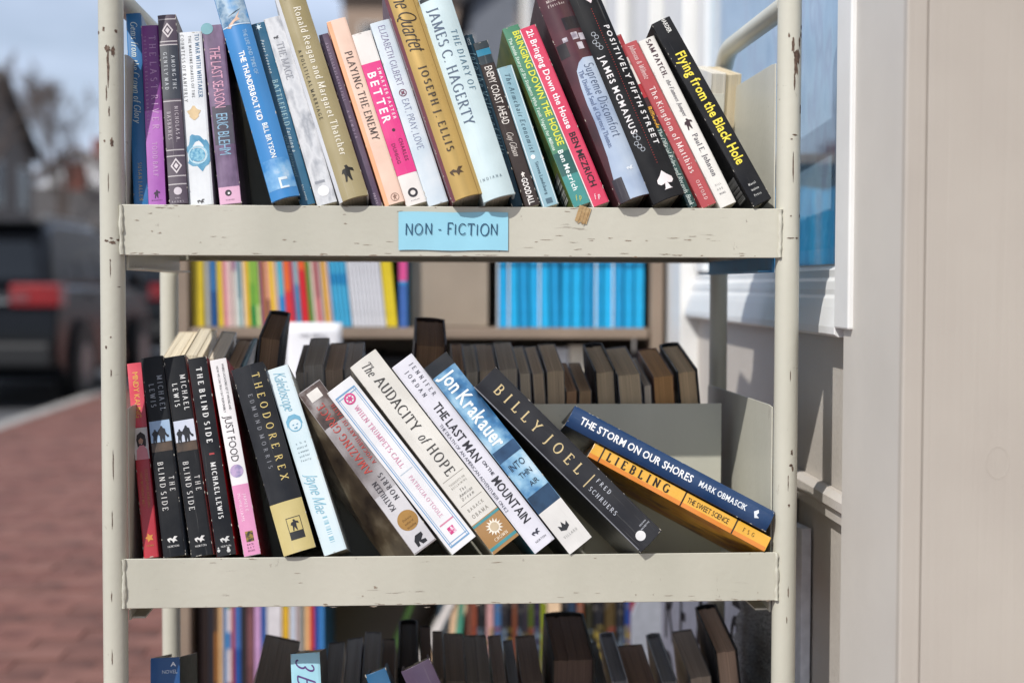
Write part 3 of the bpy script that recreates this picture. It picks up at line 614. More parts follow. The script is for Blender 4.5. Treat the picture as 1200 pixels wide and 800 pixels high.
disc(B, .5, B['q'](183), .0102, mat('a8cfdd'), 'print_seal', .0088); disc(B, .5, B['q'](183), .0078, artmat(((.4, '4a8fb3'), (.6, '8cc0d2')), 300), 'print_seal_centre')
marks(B, .5, 237, .004, '4a4a4a', GULL)
B = book(TOPZ, (257.5, 241), (236.5, 31), 24, False, artmat(((.3, '4a3552'), (.5, '6d5674'), (.7, '8a7391')), 70, stretch=(1, 1, .4), coat=.3), 'purple mottled paperback with tall pink title and a pink foot', c=.004)
bd_(B, 127, 172, '3e3848', .08, .97); bd_(B, 221, 240.5, 'dba9c4')
wd(B, 'THE LAST SEASON', 57, 129, .5, .62, 'd79fb6', 'sans'); wd(B, 'ERIC BLEHM', 136, 184, .52, .6, '86adc6', 'sans')
disc(B, .45, B['q'](228), .0034, mat('2a2229')); disc(B, .47, B['q'](228.4), .0012, mat('e8e4e2'), lift=.0005); wx(B, 'HARPER', 236, .4, .5, .07, '6a4658')
disc(B, .22, B['q'](35), .0065, mat('6fa3ac', .5), 'round_sticker')
sky_ = artmat(((.35, '2f78b8'), (.55, '4b92cc'), (.7, 'b9d3e6')), 14, detail=5, stretch=(1, 1, .6), coat=.3, rough=.3)
B = book(TOPZ, (318, 241), (250, 0), 32.5, True, mat('3a84c2', .3, coat=.4, var=.1, scale=12), 'fat sky-blue hardback with white bold title and clouds at head and foot', h=.246, c=-.006, side='16181c', w=.16)
bd_(B, -20, 38, artmat(((.35, '4f93cb'), (.5, 'a9bfcf'), (.62, '3a6f98'), (.75, 'd8d2c4')), 45, detail=6)); bd_(B, 38.5, 39.8, 'c9dcea', name='thin_rule', lift=.0003)
bd_(B, 196, 230, artmat(((.4, '3a84c2'), (.55, '7fb1d8'), (.68, 'd5dfe6')), 38, detail=5)); 
marks(B, .45, 33, .010, 'd9b59c', [(-.9, -.7), (-.1, -.1), (.2, .1), (.9, .9), (.5, .2), (.7, -.1), (0, -.3), (-.5, -.9)], 'print_figure'); marks(B, .55, 26, .009, '2f4250', [(-.9, -.3), (0, 0), (.9, .5), (.2, .25)], 'print_figure')
wd(B, 'THE LIFE AND TIMES OF', 46, 99, .72, .15, 'a8cbe6', 'sans'); wd(B, 'THE THUNDERBOLT KID', 70, 151, .42, .22, 'f2f6f8', 'bold'); wd(B, 'BILL BRYSON', 155, 195, .52, .2, 'e8f0f4', 'bold')
z_ = B['q'](224)
band(B, .45, .75, z_-.006, z_-.004, mat('dbe6ee'), 'emblem', .0004); band(B, .45, .52, z_-.004, z_+.006, mat('dbe6ee'), 'emblem', .0004); band(B, .52, .75, z_+.003, z_+.006, mat('dbe6ee'), 'emblem', .0004)
B = book(TOPZ, (352, 241), (293, 28), 17, False, '1c5f7f', 'dark teal paperback with small pale title, leaning on the fat sky-blue one', c=.008)
wd(B, 'Peter Svenson', 48, 89, .5, .22, 'd8e6ea', 'italic'); wd(B, 'BATTLEFIELD', 96, 151, .6, .42, '9fc3cc', 'serif'); wd(B, 'Farming a', 152, 181, .6, .24, 'cfdfe3', 'italic'); wd(B, 'Civil War Battleground', 160, 208, .3, .18, '9fc3cc', 'italic'); wd(B, 'BALLANTINE', 218, 236, .5, .14, 'cfdfe3')
marks(B, .5, 33, .004, 'cfe0e6', spark(6, .4))
B = book(TOPZ, (372, 241), (309, 22), 22.5, False, artmat(((.35, 'b4b6ba'), (.5, 'd3d4d6'), (.62, '9fa2a8'), (.75, 'e2e2e3')), 55, detail=8, stretch=(1, 1, .5)), 'grey and white marbled paperback with a faint title', c=.006)
wd(B, 'THE MAGE', 52, 96, .45, .4, '9a9ca3', 'serif'); marks(B, .35, 46, .003, '3a3a40', GULL); bd_(B, 214, 217, '8f9299', .2, .7); disc(B, .5, B['q'](226), .006, mat('e6e6e6'))
B = book(TOPZ, (398, 241), (321, -2), 33.5, True, 'a2946a', 'olive gold hardback with two-tone title, white flap and a small black rider', h=.243, c=-.006, side='d9dadb', w=.165)
bd_(B, -40, 241, 'd0d2d6', 0, .11, 'white_flap'); wx(B, 'NICHOLAS', -1, .55, .55, .09, '3c3524', 'serif'); wx(B, 'WAPSHOTT', 7, .55, .55, .09, '3c3524', 'serif')
wd(B, 'Ronald Reagan and Margaret Thatcher', 19, 194, .62, .27, 'efe9d8', 'serif'); wd(B, 'A POLITICAL MARRIAGE', 67, 150, .26, .13, '2e2819', 'wide'); marks(B, .55, 213, .009, '1a1610', RIDER)
B = book(TOPZ, (437, 241), (373.5, 39), 11.5, False, '5c4a60', 'very slim dull purple paperback squeezed beside the olive gold hardback', c=.010)
wd(B, 'AND THE SEA IS NEVER FULL', 50, 120, .5, .3, 'a694ab', 'serif'); wd(B, 'A MEMOIR', 130, 165, .5, .3, 'a694ab', 'serif'); wd(B, 'PRESS', 226, 238, .5, .3, 'b5a6b9')
B = book(TOPZ, (451.5, 241), (382.5, 25), 22.5, False, 'ebc9b4', 'pale peach paperback with a dark serif title on its spine', c=.004, side='f0a877')
bd_(B, 26, 241, 'f2ab7c', 0, .2); wd(B, 'PLAYING THE ENEMY', 64, 169, .58, .42, '4a3d38', 'serif'); disc(B, .6, B['q'](234), .0045, mat('8a6a5a'), rin=.0039); marks(B, .6, 234, .003, '8a6a5a', RIDER)
B = book(TOPZ, (476.5, 241), (411, 40), 23.5, False, 'e6e0da', 'white paperback with a hot pink panel and large white title', c=.006)
bd_(B, 76, 206, 'e02380', .01, .99); wd(B, 'SMARTER FASTER', 84, 144, .8, .17, 'f3dfe6', 'bold'); wd(B, 'BETTER', 87, 146, .4, .46, 'f6f0f2', 'bold'); disc(B, .55, B['q'](155.5), .0018, mat('3a1426'))
wd(B, 'CHARLES', 166, 192, .72, .2, '7a1247', 'bold'); wd(B, 'DUHIGG', 170, 193, .32, .2, '7a1247', 'bold'); disc(B, .5, B['q'](227.5), .0052, mat('26242a'), rin=.0028); wx(B, 'RANDOM', 236, .4, .5, .06, '55525a')
B = book(TOPZ, (502.5, 241), (433.5, 27), 23, False, artmat(((.35, 'c3d2dc'), (.65, 'dde4e8')), 25), 'very pale blue paperback with thin capitals and a scuffed head', c=.004)
wd(B, 'ELIZABETH GILBERT', 32, 104, .5, .32, '7d6f9a', 'thin'); disc(B, .5, B['q'](112), .0042, mat('7a4a5c'), rin=.0032); marks(B, .5, 112, .003, '7a4a5c', spark(4, .5)); wd(B, 'EAT, PRAY, LOVE', 119, 178, .5, .32, '7d83a4', 'thin')
gold_ = mat('c2a05a', .28, coat=.5, var=.08, scale=14, metallic=.35)
B = book(TOPZ, (530, 241), (448, -4), 36.5, True, gold_, 'shiny gold hardback with black script title and a maroon side', h=.245, c=-.012, side='5c2733', w=.165, bulge=.007)
bd_(B, -40, 241, mat('6e3a42', .35, coat=.3), 0, .10); bd_(B, -40, 241, mat('8d6c2e', .4, coat=.3), .84, .86)
wd(B, 'The Quartet', -4, 70, .48, .5, '2b1e12', 'script'); wd(B, 'JOSEPH J. ELLIS', 89, 191, .45, .26, '3a2a12', 'serifb'); marks(B, .42, 212, .0075, '4a3416', GULL)
B = book(TOPZ, (567, 241), (489, 0), 37, True, 'c9dcdf', 'pale blue-green hardback with large navy serif name and a black band near the top', h=.246, c=-.012, w=.16, bulge=.006)
bd_(B, 4.5, 9, '1c2226'); wd(B, 'JAMES C. HAGERTY', 18, 157, .32, .36, '4a5c74', 'serif'); wd(B, 'THE DIARY OF', 48, 121, .74, .22, '5f7f92', 'serif'); wx(B, 'INDIANA', 218, .72, .45, .1, '5a6c78', 'serif'); wx(B, 'PRESS', -4, .5, .5, .16, '5a6c78', 'serif')
B = book(TOPZ, (600.5, 241), (541, 40), 12.5, True, '163848', 'narrow dark teal hardback with faint script, between the pale hardback and a brown paperback', c=.008, bulge=.001)
wd(B, 'Into the Valley of Hills', 60, 182, .5, .55, '7ea2ad', 'script'); wd(B, 'HOUSE', 44, 52, .5, .3, 'c9d4d8')
B = book(TOPZ, (616, 241), (554.5, 49), 17, False, '3a302d', 'dark brown paperback with white condensed title and teal stripe near its top', c=.006)
bd_(B, 49, 57, '10242b'); bd_(B, 57.5, 65, '1f7f9f'); bd_(B, 65, 75, '1c2c33'); wd(B, 'ENEMY COAST AHEAD', 78, 146, .5, .58, 'e9e2da', 'sans'); wd(B, 'Guy Gibson', 155, 183, .5, .42, 'd9d0c8', 'script'); wd(B, 'GOODALL', 209, 239, .5, .48, 'f0ece8', 'bold'); marks(B, .5, 205, .003, 'e9e2da', RIDER)
B = book(TOPZ, (636.5, 241), (582, 78), 18.5, False, '8fb4c0', 'short pale blue paperback with dark italic title in a thin white border', c=.006)
for u in (.04, .90): bd_(B, 79, 240, 'dbe6ea', u, u+.05, 'border_rule', lift=.0002)
wd(B, 'The Armchair Economist', 86, 180, .5, .3, '3e5a68', 'italic'); wd(B, 'Steven Landsburg', 190, 228, .5, .24, '3e5a68', 'serif'); disc(B, .4, B['q'](184), .0025, mat('e8eef0')); bd_(B, 232, 238, '4e6a78', .3, .7, 'emblem')
B = book(TOPZ, (672.5, 241), (588.5, 32), 20, False, '4f8a6a', 'green paperback with large yellow bold title and teal foot', c=.004, side=artmat(((.3, '2f5c40'), (.5, '6f7a3a'), (.7, '1f4a34')), 22))
bd_(B, 180, 206, '1f5a55'); bd_(B, 206, 241, '3d8f8a'); wd(B, 'BRINGING DOWN THE HOUSE', 39, 173, .68, .44, 'dfe04a', 'bold'); wd(B, 'The Inside Story of Six Students Who Took Vegas for Millions', 44, 176, .2, .2, 'cfe3d4', 'boldit'); wd(B, 'Ben Mezrich', 178, 224, .5, .34, 'e8f2ee', 'bold'); wx(B, 'fp', 232, .45, .5, .3, 'c9c04a', 'italic')
bc = MB(); t_ = B['t']
link('barcode_sticker', mesh([(-.0004, .012, .012), (-.0004, .05, .012), (-.0004, .05, .045), (-.0004, .012, .045)], [(0, 1, 2, 3)]), B['root'], (artmat(((.45, 'e6e6e0'), (.52, '4a4a48')), 1.2, stretch=(1, 1, 400), detail=0),))
B = book(TOPZ, (695, 241), (608.5, 33), 20, False, 'd93a5e', 'raspberry pink paperback with white title and black author name', c=.002, side='c9cfcf')
bd_(B, 34, 241, 'f0e6e2', 0, .05); wd(B, '21: Bringing Down the House', 37, 153, .52, .42, 'fbeef0', 'bold'); wd(B, 'BEN MEZRICH', 158, 220, .52, .42, '24141a', 'bold'); wx(B, 'fp', 231, .45, .5, .3, 'f6e6ea', 'italic')
sd = artmat(((.3, '2a1418'), (.5, '4a2128'), (.68, '5f2c33')), 18, coat=.4, rough=.3)
B = book(TOPZ, (725, 241), (627, -2), 38, True, sd, 'thick dark maroon hardback with a pale blue torn panel on its spine', h=.246, c=-.008, w=.165, bulge=.007, side='3a161d')
q = B['q']; t = B['t']
pn = MB(); V = []; ys = [80, 84, 92, 110, 130, 150, 170, 190, 215, 240.5]; lo = [.62, .45, .30, .24, .22, .24, .22, .20, .12, .06]
Vp = []; Fp = []
for i, (y, l) in enumerate(zip(ys, lo)):
    for k in range(7): Vp.append(((l+(.98-l)*k/6)*t, q(y), 0))
for i in range(len(ys)-1):
    for k in range(6): Fp.append((i*7+k, (i+1)*7+k, (i+1)*7+k+1, i*7+k+1))
onspine(B, 'print_panel', Vp, Fp, artmat(((.3, '6f84a8'), (.5, 'a9b9cf'), (.7, 'c6d2de')), 16, detail=3, coat=.4, rough=.3), .0002)
for y, s in ((-2, 'Kevin Merida'), (4.5, 'and'), (9.5, 'Michael A.'), (15, 'Fletcher')): wx(B, s, y, .55 if len(s) > 4 else .15, .5, .10, 'd8c9c4', 'serif')
for u0, u1, y0, y1 in ((.55, .75, 50, 58), (.78, .95, 52, 60), (.62, .80, 62, 70), (.25, .4, 53, 58)): bd_(B, y0, y1, artmat(((.4, '8d8390'), (.6, 'cfc9cf')), 120), u0, u1, 'print_window')
for u0, u1, y0, y1 in ((.45, .97, 32, 46), (.02, .3, 58, 74)): bd_(B, y0, y1, '1a0e12', u0, u1, 'print_patch', lift=.00015)
bd_(B, 215, 241, '2c2630', .06, .35, 'print_patch', lift=.0003)
wd(B, 'Supreme Discomfort', 87, 173, .72, .3, '3f5070', 'thin', lift=.0005); wd(B, 'The Divided Soul of Clarence Thomas', 93, 182, .40, .17, '5a6c92', 'serif', lift=.0005); marks(B, .7, 209, .004, 'e6ecf2', GULL).location.y = -.0003
B = book(TOPZ, (765.5, 241), (662, -2), 39, True, '141417', 'glossy black hardback with two white bold lines, dotted rule and a white spade', h=.245, c=-.008, w=.16, bulge=.006)
marks(B, .62, 6, .0095, 'e9d9dc', HEART); wd(B, 'POSITIVELY FIFTH STREET', 43, 182, .80, .19, 'ece9e8', 'bold'); wd(B, 'JAMES MCMANUS', 73, 164, .30, .2, 'e6e2e2', 'bold')
dm = MB(); V = []; Fc = []
for k in range(64):
    z = q(8)+0; zz = B['q'](22+k*2.85); b = len(V); V += [(.56*B['t']-.0004, zz, 0), (.56*B['t']+.0004, zz, 0), (.56*B['t']+.0004, zz+.0008, 0), (.56*B['t']-.0004, zz+.0008, 0)]; Fc.append((b, b+1, b+2, b+3))
onspine(B, 'dotted_rule', V, Fc, mat('b03a34'), .0003)
marks(B, .58, 221, .0105, 'efe6e6', SPADE)
for y, u in ((56, .32), (174, .28)):
    for k in range(5): disc(B, u+.06*sin(k*2.1), B['q'](y-8+k*4.2), .0024, mat('b9bfc6'), 'ornament', .0019, 10)
B = book(TOPZ, (807, 241), (717.5, 40), 11, False, '20443f', 'very slim paperback, red above and dark green below with yellow word, beside the red-pink book', c=.006)
bd_(B, 40, 66, '9c1c26'); bd_(B, 66, 98, artmat(((.47, '101010'), (.53, 'e4ddd6')), 60, detail=1)); bd_(B, 98, 114, 'b3202a'); bd_(B, 114, 147, '3a1418'); wd(B, 'Billiards', 124, 149, .5, .62, 'e2a92f', 'boldit'); wd(B, 'The Official Rules and Records Book', 150, 238, .5, .46, 'd6e2dc', 'italic')
B = book(TOPZ, (823, 241), (729.5, 50), 18, False, 'b4494c', 'dull red-pink paperback with white serif title', c=.004)
wd(B, 'Johnson & Wilentz', 53, 93, .5, .34, 'eccfcc', 'italic'); wd(B, 'The Kingdom of Matthias', 103, 204, .5, .44, 'f0dcd8', 'serif'); wd(B, 'OXFORD', 212, 235, .5, .26, 'eccfcc', 'serif')
B = book(TOPZ, (844.5, 241), (748, 46), 20, False, 'e4e1da', 'white paperback with dark italic capitals, between the red-pink book and the black one', c=.003)
wd(B, 'SAM PATCH,', 48, 93, .55, .34, '4a3038', 'serifb'); wd(B, 'the Famous Jumper', 95, 138, .55, .24, '55505a', 'italic'); marks(B, .5, 147, .0065, '3c2a30', RIDER); wd(B, 'Paul E. Johnson', 159, 208, .55, .36, '4a4550', 'serif')
for k in range(3): wx(B, ('HILL', 'AND', 'WANG')[k], 217+k*5, .4, .5, .12, '55525a', 'serif')
B = book(TOPZ, (883, 241), (763.5, 27), 24, True, '17181c', 'black hardback with big yellow bold title at the right end of the top shelf', c=-.003, w=.15, bulge=.001, side='121316', pages='f0ead8')
wd(B, 'HARDER', 26, 43, .62, .26, 'e2e2dc', 'bold'); wd(B, 'Flying from the Black Hole', 66, 196, .55, .55, 'f0dc4a', 'bold')
for k, s in enumerate(('Naval', 'Institute', 'Press')): wx(B, s, 219+k*6, .4, .5, .13, 'dcdcd8', 'serif')
link('barcode_sticker', mesh([(-.0004, .008, .012), (-.0004, .035, .012), (-.0004, .035, .04), (-.0004, .008, .04)], [(0, 1, 2, 3)]), B['root'], (artmat(((.45, '2a2a2c'), (.52, '8a8a88')), 1.2, stretch=(1, 1, 500), detail=0),))

# ================================================================== BOOKS ON THE MIDDLE SHELF
B = book(MIDZ, (168.5, 655), (148.5, 428), 17, False, 'b3202f', 'slim red paperback with yellow name and a portrait panel, first on the middle shelf', c=.020)
bd_(B, 427, 503, 'd94457'); bd_(B, 504, 541, artmat(((.4, 'cfc6c2'), (.6, 'e2dcd8')), 60)); wd(B, 'MINDY KALING', 438, 492, .52, .42, 'e0b04a', 'sans')
marks(B, .52, 518, .0085, '2a1a18', [(-.5, -.9), (-.6, 0), (-.5, .6), (0, 1), (.5, .6), (.6, 0), (.55, -.9)], 'print_figure'); marks(B, .5, 520, .0042, 'b98a74', [(-.5, -.6), (-.6, .3), (0, .9), (.6, .3), (.4, -.6)], 'print_figure').location.y = -.0001; marks(B, .5, 533, .0085, 'd98a94', [(-.7, -.9), (-.6, .3), (-.2, .9), (.3, .9), (.7, .3), (.8, -.9)], 'print_figure').location.y = -.0002
wd(B, 'IS EVERYONE HANGING', 553, 598, .68, .2, 'b5793a', 'serif'); wd(B, 'OUT WITHOUT ME?', 556, 596, .32, .2, 'b5793a', 'serif'); marks(B, .5, 632, .005, 'c98a3a', spark(5, .5)); wx(B, 'CROWN', 641, .5, .5, .14, 'b5793a', 'serif')
def blind(BL, TL, c, lab, wcol, skyc):
    B = book(MIDZ, BL, TL, 25.5, False, '15171b', lab, c=c, side='3c4a5c' if skyc else 'b3a59a')
    y0 = TL[1]
    wd(B, 'MICHAEL', y0+23, y0+67, .74, .26, wcol, 'serif'); wd(B, 'LEWIS', y0+32, y0+62, .34, .26, wcol, 'serif')
    bd_(B, y0+76, y0+101, artmat(((.3, '5f87b3'), (.7, 'b9cde0')) if skyc else ((.3, 'a9b6cf'), (.7, 'e2e4ea')), 20, detail=2), .04, .96, 'print_sky')
    bd_(B, y0+101, y0+112, artmat(((.3, '3a3028'), (.7, '6a5644')), 60), .04, .96, 'print_field')
    o = marks(B, .5, y0+92, .0092, '14171f', TWO, 'print_silhouette'); o.location.y = -.0001
    wd(B, 'THE', y0+142, y0+162, .76, .26, 'd5d3d0', 'serif'); wd(B, 'BLIND SIDE', y0+124, y0+183, .34, .28, 'd5d3d0', 'serif')
    logo_n(B, .5, y0+215, .0055, 'd5d3d0'); return B
blind((191.5, 655), (165, 421), .010, 'black paperback with grey author name and blue sky photo, second on the middle shelf', '9aa0a8', True)
blind((224, 655), (191.5, 421), .008, 'black paperback with bright white author name and pale sky photo, beside the red-edged hardback', 'e8e8e6', False)
B = book(MIDZ, (254, 655), (219.5, 423), 22.5, True, '16181d', 'black hardback with spaced white capitals and red board edges beside the white-pink book', c=.004, bulge=.0012, side='b01f2c')
wd(B, 'THE BLIND SIDE', 435, 527, .52, .32, 'dcdcda', 'serifb'); bd_(B, 536, 538, 'b03a3a', .4, .66); wd(B, 'MICHAEL LEWIS', 547, 614, .52, .28, 'dcdcda', 'serifb'); logo_n(B, .55, 637, .0052, 'c9c9c6')
for k in range(4): disc(B, .15+.5*(k % 2), B['q'](645+k*1.5), .0009+.0004*k, mat('c9c9c6', .8), 'worn_spot', 0, 6)
B = book(MIDZ, (286, 655), (245.5, 425), 19.5, True, 'e6e3e3', 'white book with a pink lower half and bold black title, red back board', c=.004, bulge=.0008, side='a8202f')
bd_(B, 573, 654.5, 'dc8fb8', .02, .98); wd(B, 'WHERE LOCAVORES GET IT WRONG AND', 431, 486, .72, .15, '4a4a4a', 'sans'); wd(B, 'HOW WE CAN TRULY EAT RESPONSIBLY', 433, 488, .38, .15, '4a4a4a', 'sans'); wd(B, 'JUST FOOD', 492, 546, .5, .52, '3a3436', 'sans')
disc(B, .45, B['q'](557), .007, artmat(((.4, 'b9a2c4'), (.6, '8f86ac')), 150), 'print_picture', 0, 14); wd(B, 'JAMES E.', 584, 606, .66, .2, 'f0d3e2', 'sans'); wd(B, 'McWILLIAMS', 583, 615, .34, .2, 'f0d3e2', 'sans')
band(B, .3, .75, B['q'](639), B['q'](627), artmat(((.45, '33322a'), (.55, '9a7f3a')), 200), 'emblem', .0004)
for k, s in enumerate(('BACK', 'BAY', 'BOOKS')): wx(B, s, 642+k*3.6, .4, .5, .13, '6a3350')
B = book(MIDZ, (332.5, 655), (271, 437), 38, True, '24262b', 'wide charcoal hardback with gold spaced capitals and a gold foot with boxed runner', c=-.004, bulge=.0045, w=.155, side='1c1d21')
bd_(B, 597, 655, 'c9b878', .0, 1.0, 'gold_foot'); wd(B, 'THEODORE REX', 448, 579, .68, .26, 'd3bd77', 'wide'); wd(B, 'EDMUND MORRIS', 470, 561, .36, .15, '85878d', 'wide')
band(B, .36, .80, B['q'](641), B['q'](616), mat('2a2a2c'), 'emblem_frame', .0003); band(B, .38, .78, B['q'](632), B['q'](617), mat('c9b878'), 'emblem_ground', .0005)
o = marks(B, .58, 625, .006, '2a2a2c', RIDER); o.location.y = -.0004
B = book(MIDZ, (380, 655), (311.5, 438), 27, False, artmat(((.35, 'c9dde3'), (.65, 'dfe9ec')), 12), 'pale blue-white book with blue handwriting and a drawn face on its spine', c=.002, side='cfd6d8')
wd(B, 'Kaleidoscope', 443, 488, .5, .5, '7fb4c9', 'script'); disc(B, .5, B['q'](506), .0075, mat('6fa9c4'), 'print_face', .0064, 16); marks(B, .5, 503, .0085, '6fa9c4', [(-1, -.6), (-1, .3), (-.5, .95), (.3, 1), (.9, .5), (1, -.5), (.7, .1), (.2, .4), (-.4, .35), (-.75, 0)], 'print_hair'); marks(B, .5, 510, .002, '4f8fae', GULL, 'print_face'); marks(B, .42, 506, .0012, '4f8fae', GULL, 'print_face'); marks(B, .6, 506, .0012, '4f8fae', GULL, 'print_face')
for k, s in enumerate(('the', 'story of', 'a woman', 'and her', 'family')): wx(B, s, 527+k*5, .45, .5, .1, '6a7a82', 'sans')
wd(B, 'Jayne Mae', 562, 608, .5, .5, '86b9cb', 'script'); bd_(B, 613, 643, artmat(((.45, '8fbccb'), (.55, 'dfe9ec')), 1.5, stretch=(1, 1, 300), detail=0), .42, .62, 'print_strip')
ag = artmat(((.3, '4a4140'), (.45, '8a8383'), (.6, 'b9b7b9'), (.75, 'd6d4d6')), 13, detail=5)
B = book(MIDZ, (486, 652.5), (349, 464), 31, False, ag, 'worn grey-white paperback with upside-down red title, gold disc and a bowed cover', c=.004, w=.145, bend=.038, side=artmat(((.35, '2a2019'), (.5, '4f4334'), (.62, '7d725f'), (.75, 'a0967f')), 20, detail=6))
bd_(B, 465, 507, artmat(((.3, '2c2423'), (.5, '5a4a44'), (.65, '8f8886'), (.8, 'b5b0ae')), 45, detail=7), .02, .98, 'print_dark_sky'); bd_(B, 588, 651, artmat(((.3, 'b5b3b6'), (.7, 'dad8da')), 20), .02, .98, 'print_pale_field')
band(B, .25, .75, B['q'](479), B['q'](469), mat('dcd8d2'), 'price_label', .0005)
wd(B, 'AMAZING GRACE', 483, 565, .42, .34, 'b5423a', 'serif', flip=True, lift=.0005); wd(B, 'A VOCABULARY OF FAITH', 490, 560, .82, .18, 'b5423a', 'serif', flip=True, lift=.0005)
wd(B, 'KATHLEEN', 574, 607, .36, .24, '2e2a30', 'serif', flip=True, lift=.0005); wd(B, 'NORRIS', 569, 600, .72, .24, '2e2a30', 'serif', flip=True, lift=.0005)
disc(B, .56, B['q'](622), .0112, mat('ad8347', .35, metallic=.3), 'gold_disc', 0, 24, .0004)
for k, s in enumerate(('bestselling', 'author of', 'Dakota')): words(B, s, B['q'](625)+k*.0045-.0035, .38, .56, .09, '6a4a1e', 'sans', across=True, lift=.0006)
marks(B, .5, 643, .006, '1a1a1e', [(-1, -1), (-1, .2), (-.3, 1), (1, 1), (1, .4), (.2, -.2), (1, -.4), (1, -1), (.1, -1), (-.3, -.2), (-.5, -1)])
B = book(MIDZ, (530, 652), (383, 463), 35, False, 'e4e4e6', 'white paperback framed by double blue rules with a pink rose mark at its head', c=.002, w=.15)
for u, k in ((.10, .035), (.17, .02), (.86, .035), (.80, .02)): bd_(B, 473, 645, '6f9cc4', u, u+k, 'border_rule', lift=.0002)
for y, k in ((472, 1.6), (475.5, .8), (645, 1.6), (642, .8)): bd_(B, y, y+k, '6f9cc4', .10, .895, 'border_rule', lift=.00022)
disc(B, .5, B['q'](480), .0064, mat('c9407f'), 'rose_mark', .0045, 18); marks(B, .5, 480, .0045, 'c9407f', spark(6, .45), 'rose_mark')
wd(B, 'WHEN TRUMPETS CALL', 489, 561, .5, .2, 'd08aa6', 'serif'); wd(B, "PATRICIA O'TOOLE", 571, 619, .5, .16, 'd6a3b8', 'serif'); bd_(B, 565, 566, 'b9c6d2', .25, .75); bd_(B, 624, 625.5, 'd0809c', .25, .8); bd_(B, 630, 637, artmat(((.45, 'c9407f'), (.55, 'e8d0dc')), 250), .38, .62, 'emblem')
B = book(MIDZ, (578, 651.5), (410, 433), 37.5, True, 'dddad2', 'thick off-white hardback with large black serif title and tan sunburst foot', c=.0, w=.155, bulge=.003, side='d0c9bb')
q = B['q']; wd(B, 'The', 438, 452, .45, .30, '3a3836', 'italic'); wd(B, 'AUDACITY', 457, 518, .5, .38, '3a3836', 'serif'); wd(B, 'of', 523, 532, .5, .32, '3a3836', 'italic'); wd(B, 'HOPE', 537, 571, .5, .38, '3a3836', 'serif')
for y in (571.5, 599): bd_(B, y, y+.5, '8a857c', .1, .9, 'thin_rule')
for k, s in enumerate(('THOUGHTS ON', 'RECLAIMING', )): wx(B, s, 577.5+k*3.4, .6, .5, .07, '8a857c', 'serif')
for k, s in enumerate(('The', 'American', 'Dream')): wx(B, s, 586.5+k*4, .5 if k else .25, .5, .09, '4a4743', 'italic')
wx(B, 'BARACK', 606, .62, .5, .11, '8a857c', 'serif'); wx(B, 'OBAMA', 613, .62, .5, .13, '8a857c', 'serif')
bd_(B, 619, 652, 'a87f4c', .0, 1.0, 'tan_foot'); bd_(B, 620, 622.5, '3d8f97', .0, 1.0, 'teal_rule', lift=.0003); bd_(B, 646, 649, '3d8f97', .0, 1.0, 'teal_rule', lift=.0003)
marks(B, .55, 632, .0096, 'efe6d6', spark(14, .6), 'sunburst').location.y = -.0002; disc(B, .55, q(632), .0048, mat('c9b79a'), 'sunburst_centre', 0, 18, .0008); wx(B, 'CROWN', 642.5, .5, .55, .12, 'ecdfc8', 'serif', lift=.0006)
B = book(MIDZ, (627, 651), (459, 433), 29.5, False, 'dcdbe4', 'lilac-white paperback with heavy black title in capitals between the off-white hardback and the blue one', c=.003, w=.14, side='2f6f86')
wd(B, 'JENNIFER', 440, 480, .72, .2, '3a3a48', 'serif'); wd(B, 'JORDAN', 444, 476, .38, .2, '3a3a48', 'serif'); wd(B, 'THE LAST MAN', 485, 551, .52, .4, '26252c', 'bold'); wd(B, 'ON THE', 554, 570, .62, .15, '3a3a48', 'bold')
wd(B, 'MOUNTAIN', 573, 623, .58, .4, '26252c', 'bold'); wd(B, 'THE DEATH OF AN AMERICAN ADVENTURER ON K2', 503, 605, .16, .15, '4a4a58', 'sans'); logo_n(B, .55, 636, .005, '3a3a48')
kb = artmat(((.32, '1f3a58'), (.44, '3f78a8'), (.55, '8fbbd6'), (.68, 'cfe2ec')), 24, detail=5, coat=.4, rough=.3)
B = book(MIDZ, (667, 651), (497, 434), 33, False, kb, 'paperback with blue cloudy spine, rounded white name and a white lower end', c=-.002, w=.145, bulge=.001, side='22262c')
bd_(B, 434, 447, '101216', 0, 1, 'black_head'); wd(B, 'Jon Krakauer', 449, 534, .52, .62, 'eaf2f6', 'bold'); bd_(B, 536, 548, artmat(((.3, '1b3350'), (.7, '3a5f85')), 40), .02, .98, 'print_patch')
wx(B, 'INTO', 557, .62, .5, .3, '1a2a3e', 'sans', lift=.0005); wx(B, 'THIN', 568, .5, .55, .24, '1a2a3e', 'sans', lift=.0005); wx(B, 'AIR', 579, .36, .6, .22, '1a2a3e', 'sans', lift=.0005)
bd_(B, 588, 606, artmat(((.3, '14202f'), (.6, '2a4663')), 40), .02, .98, 'print_patch'); bd_(B, 606, 652, 'dcdad6', 0, 1, 'white_foot'); marks(B, .45, 628, .0055, '2a2c30', [(-1, -.5), (-1, .6), (-.4, 0), (0, 1), (.4, 0), (1, .6), (1, -.5), (0, -1)]).location.y = -.0001; wx(B, 'VILLARD', 637, .6, .5, .1, '8a8a88', 'serif', lift=.0005)
B = book(MIDZ, (751, 650), (556, 457), 36, True, '2b2c31', 'thick charcoal hardback with large gold name, leaning steeply with a worn grey jacket edge', c=-.008, w=.165, bulge=.004, side='3c3e43')
wd(B, 'BILLY JOEL', 470, 574, .52, .42, 'cdb98a', 'serif'); bd_(B, 578, 579, 'cdb98a', .2, .75, 'thin_rule'); wd(B, 'FRED', 583, 600, .68, .17, 'c9cdd6', 'serif'); wd(B, 'SCHRUERS', 583, 615, .32, .17, 'c9cdd6', 'serif')
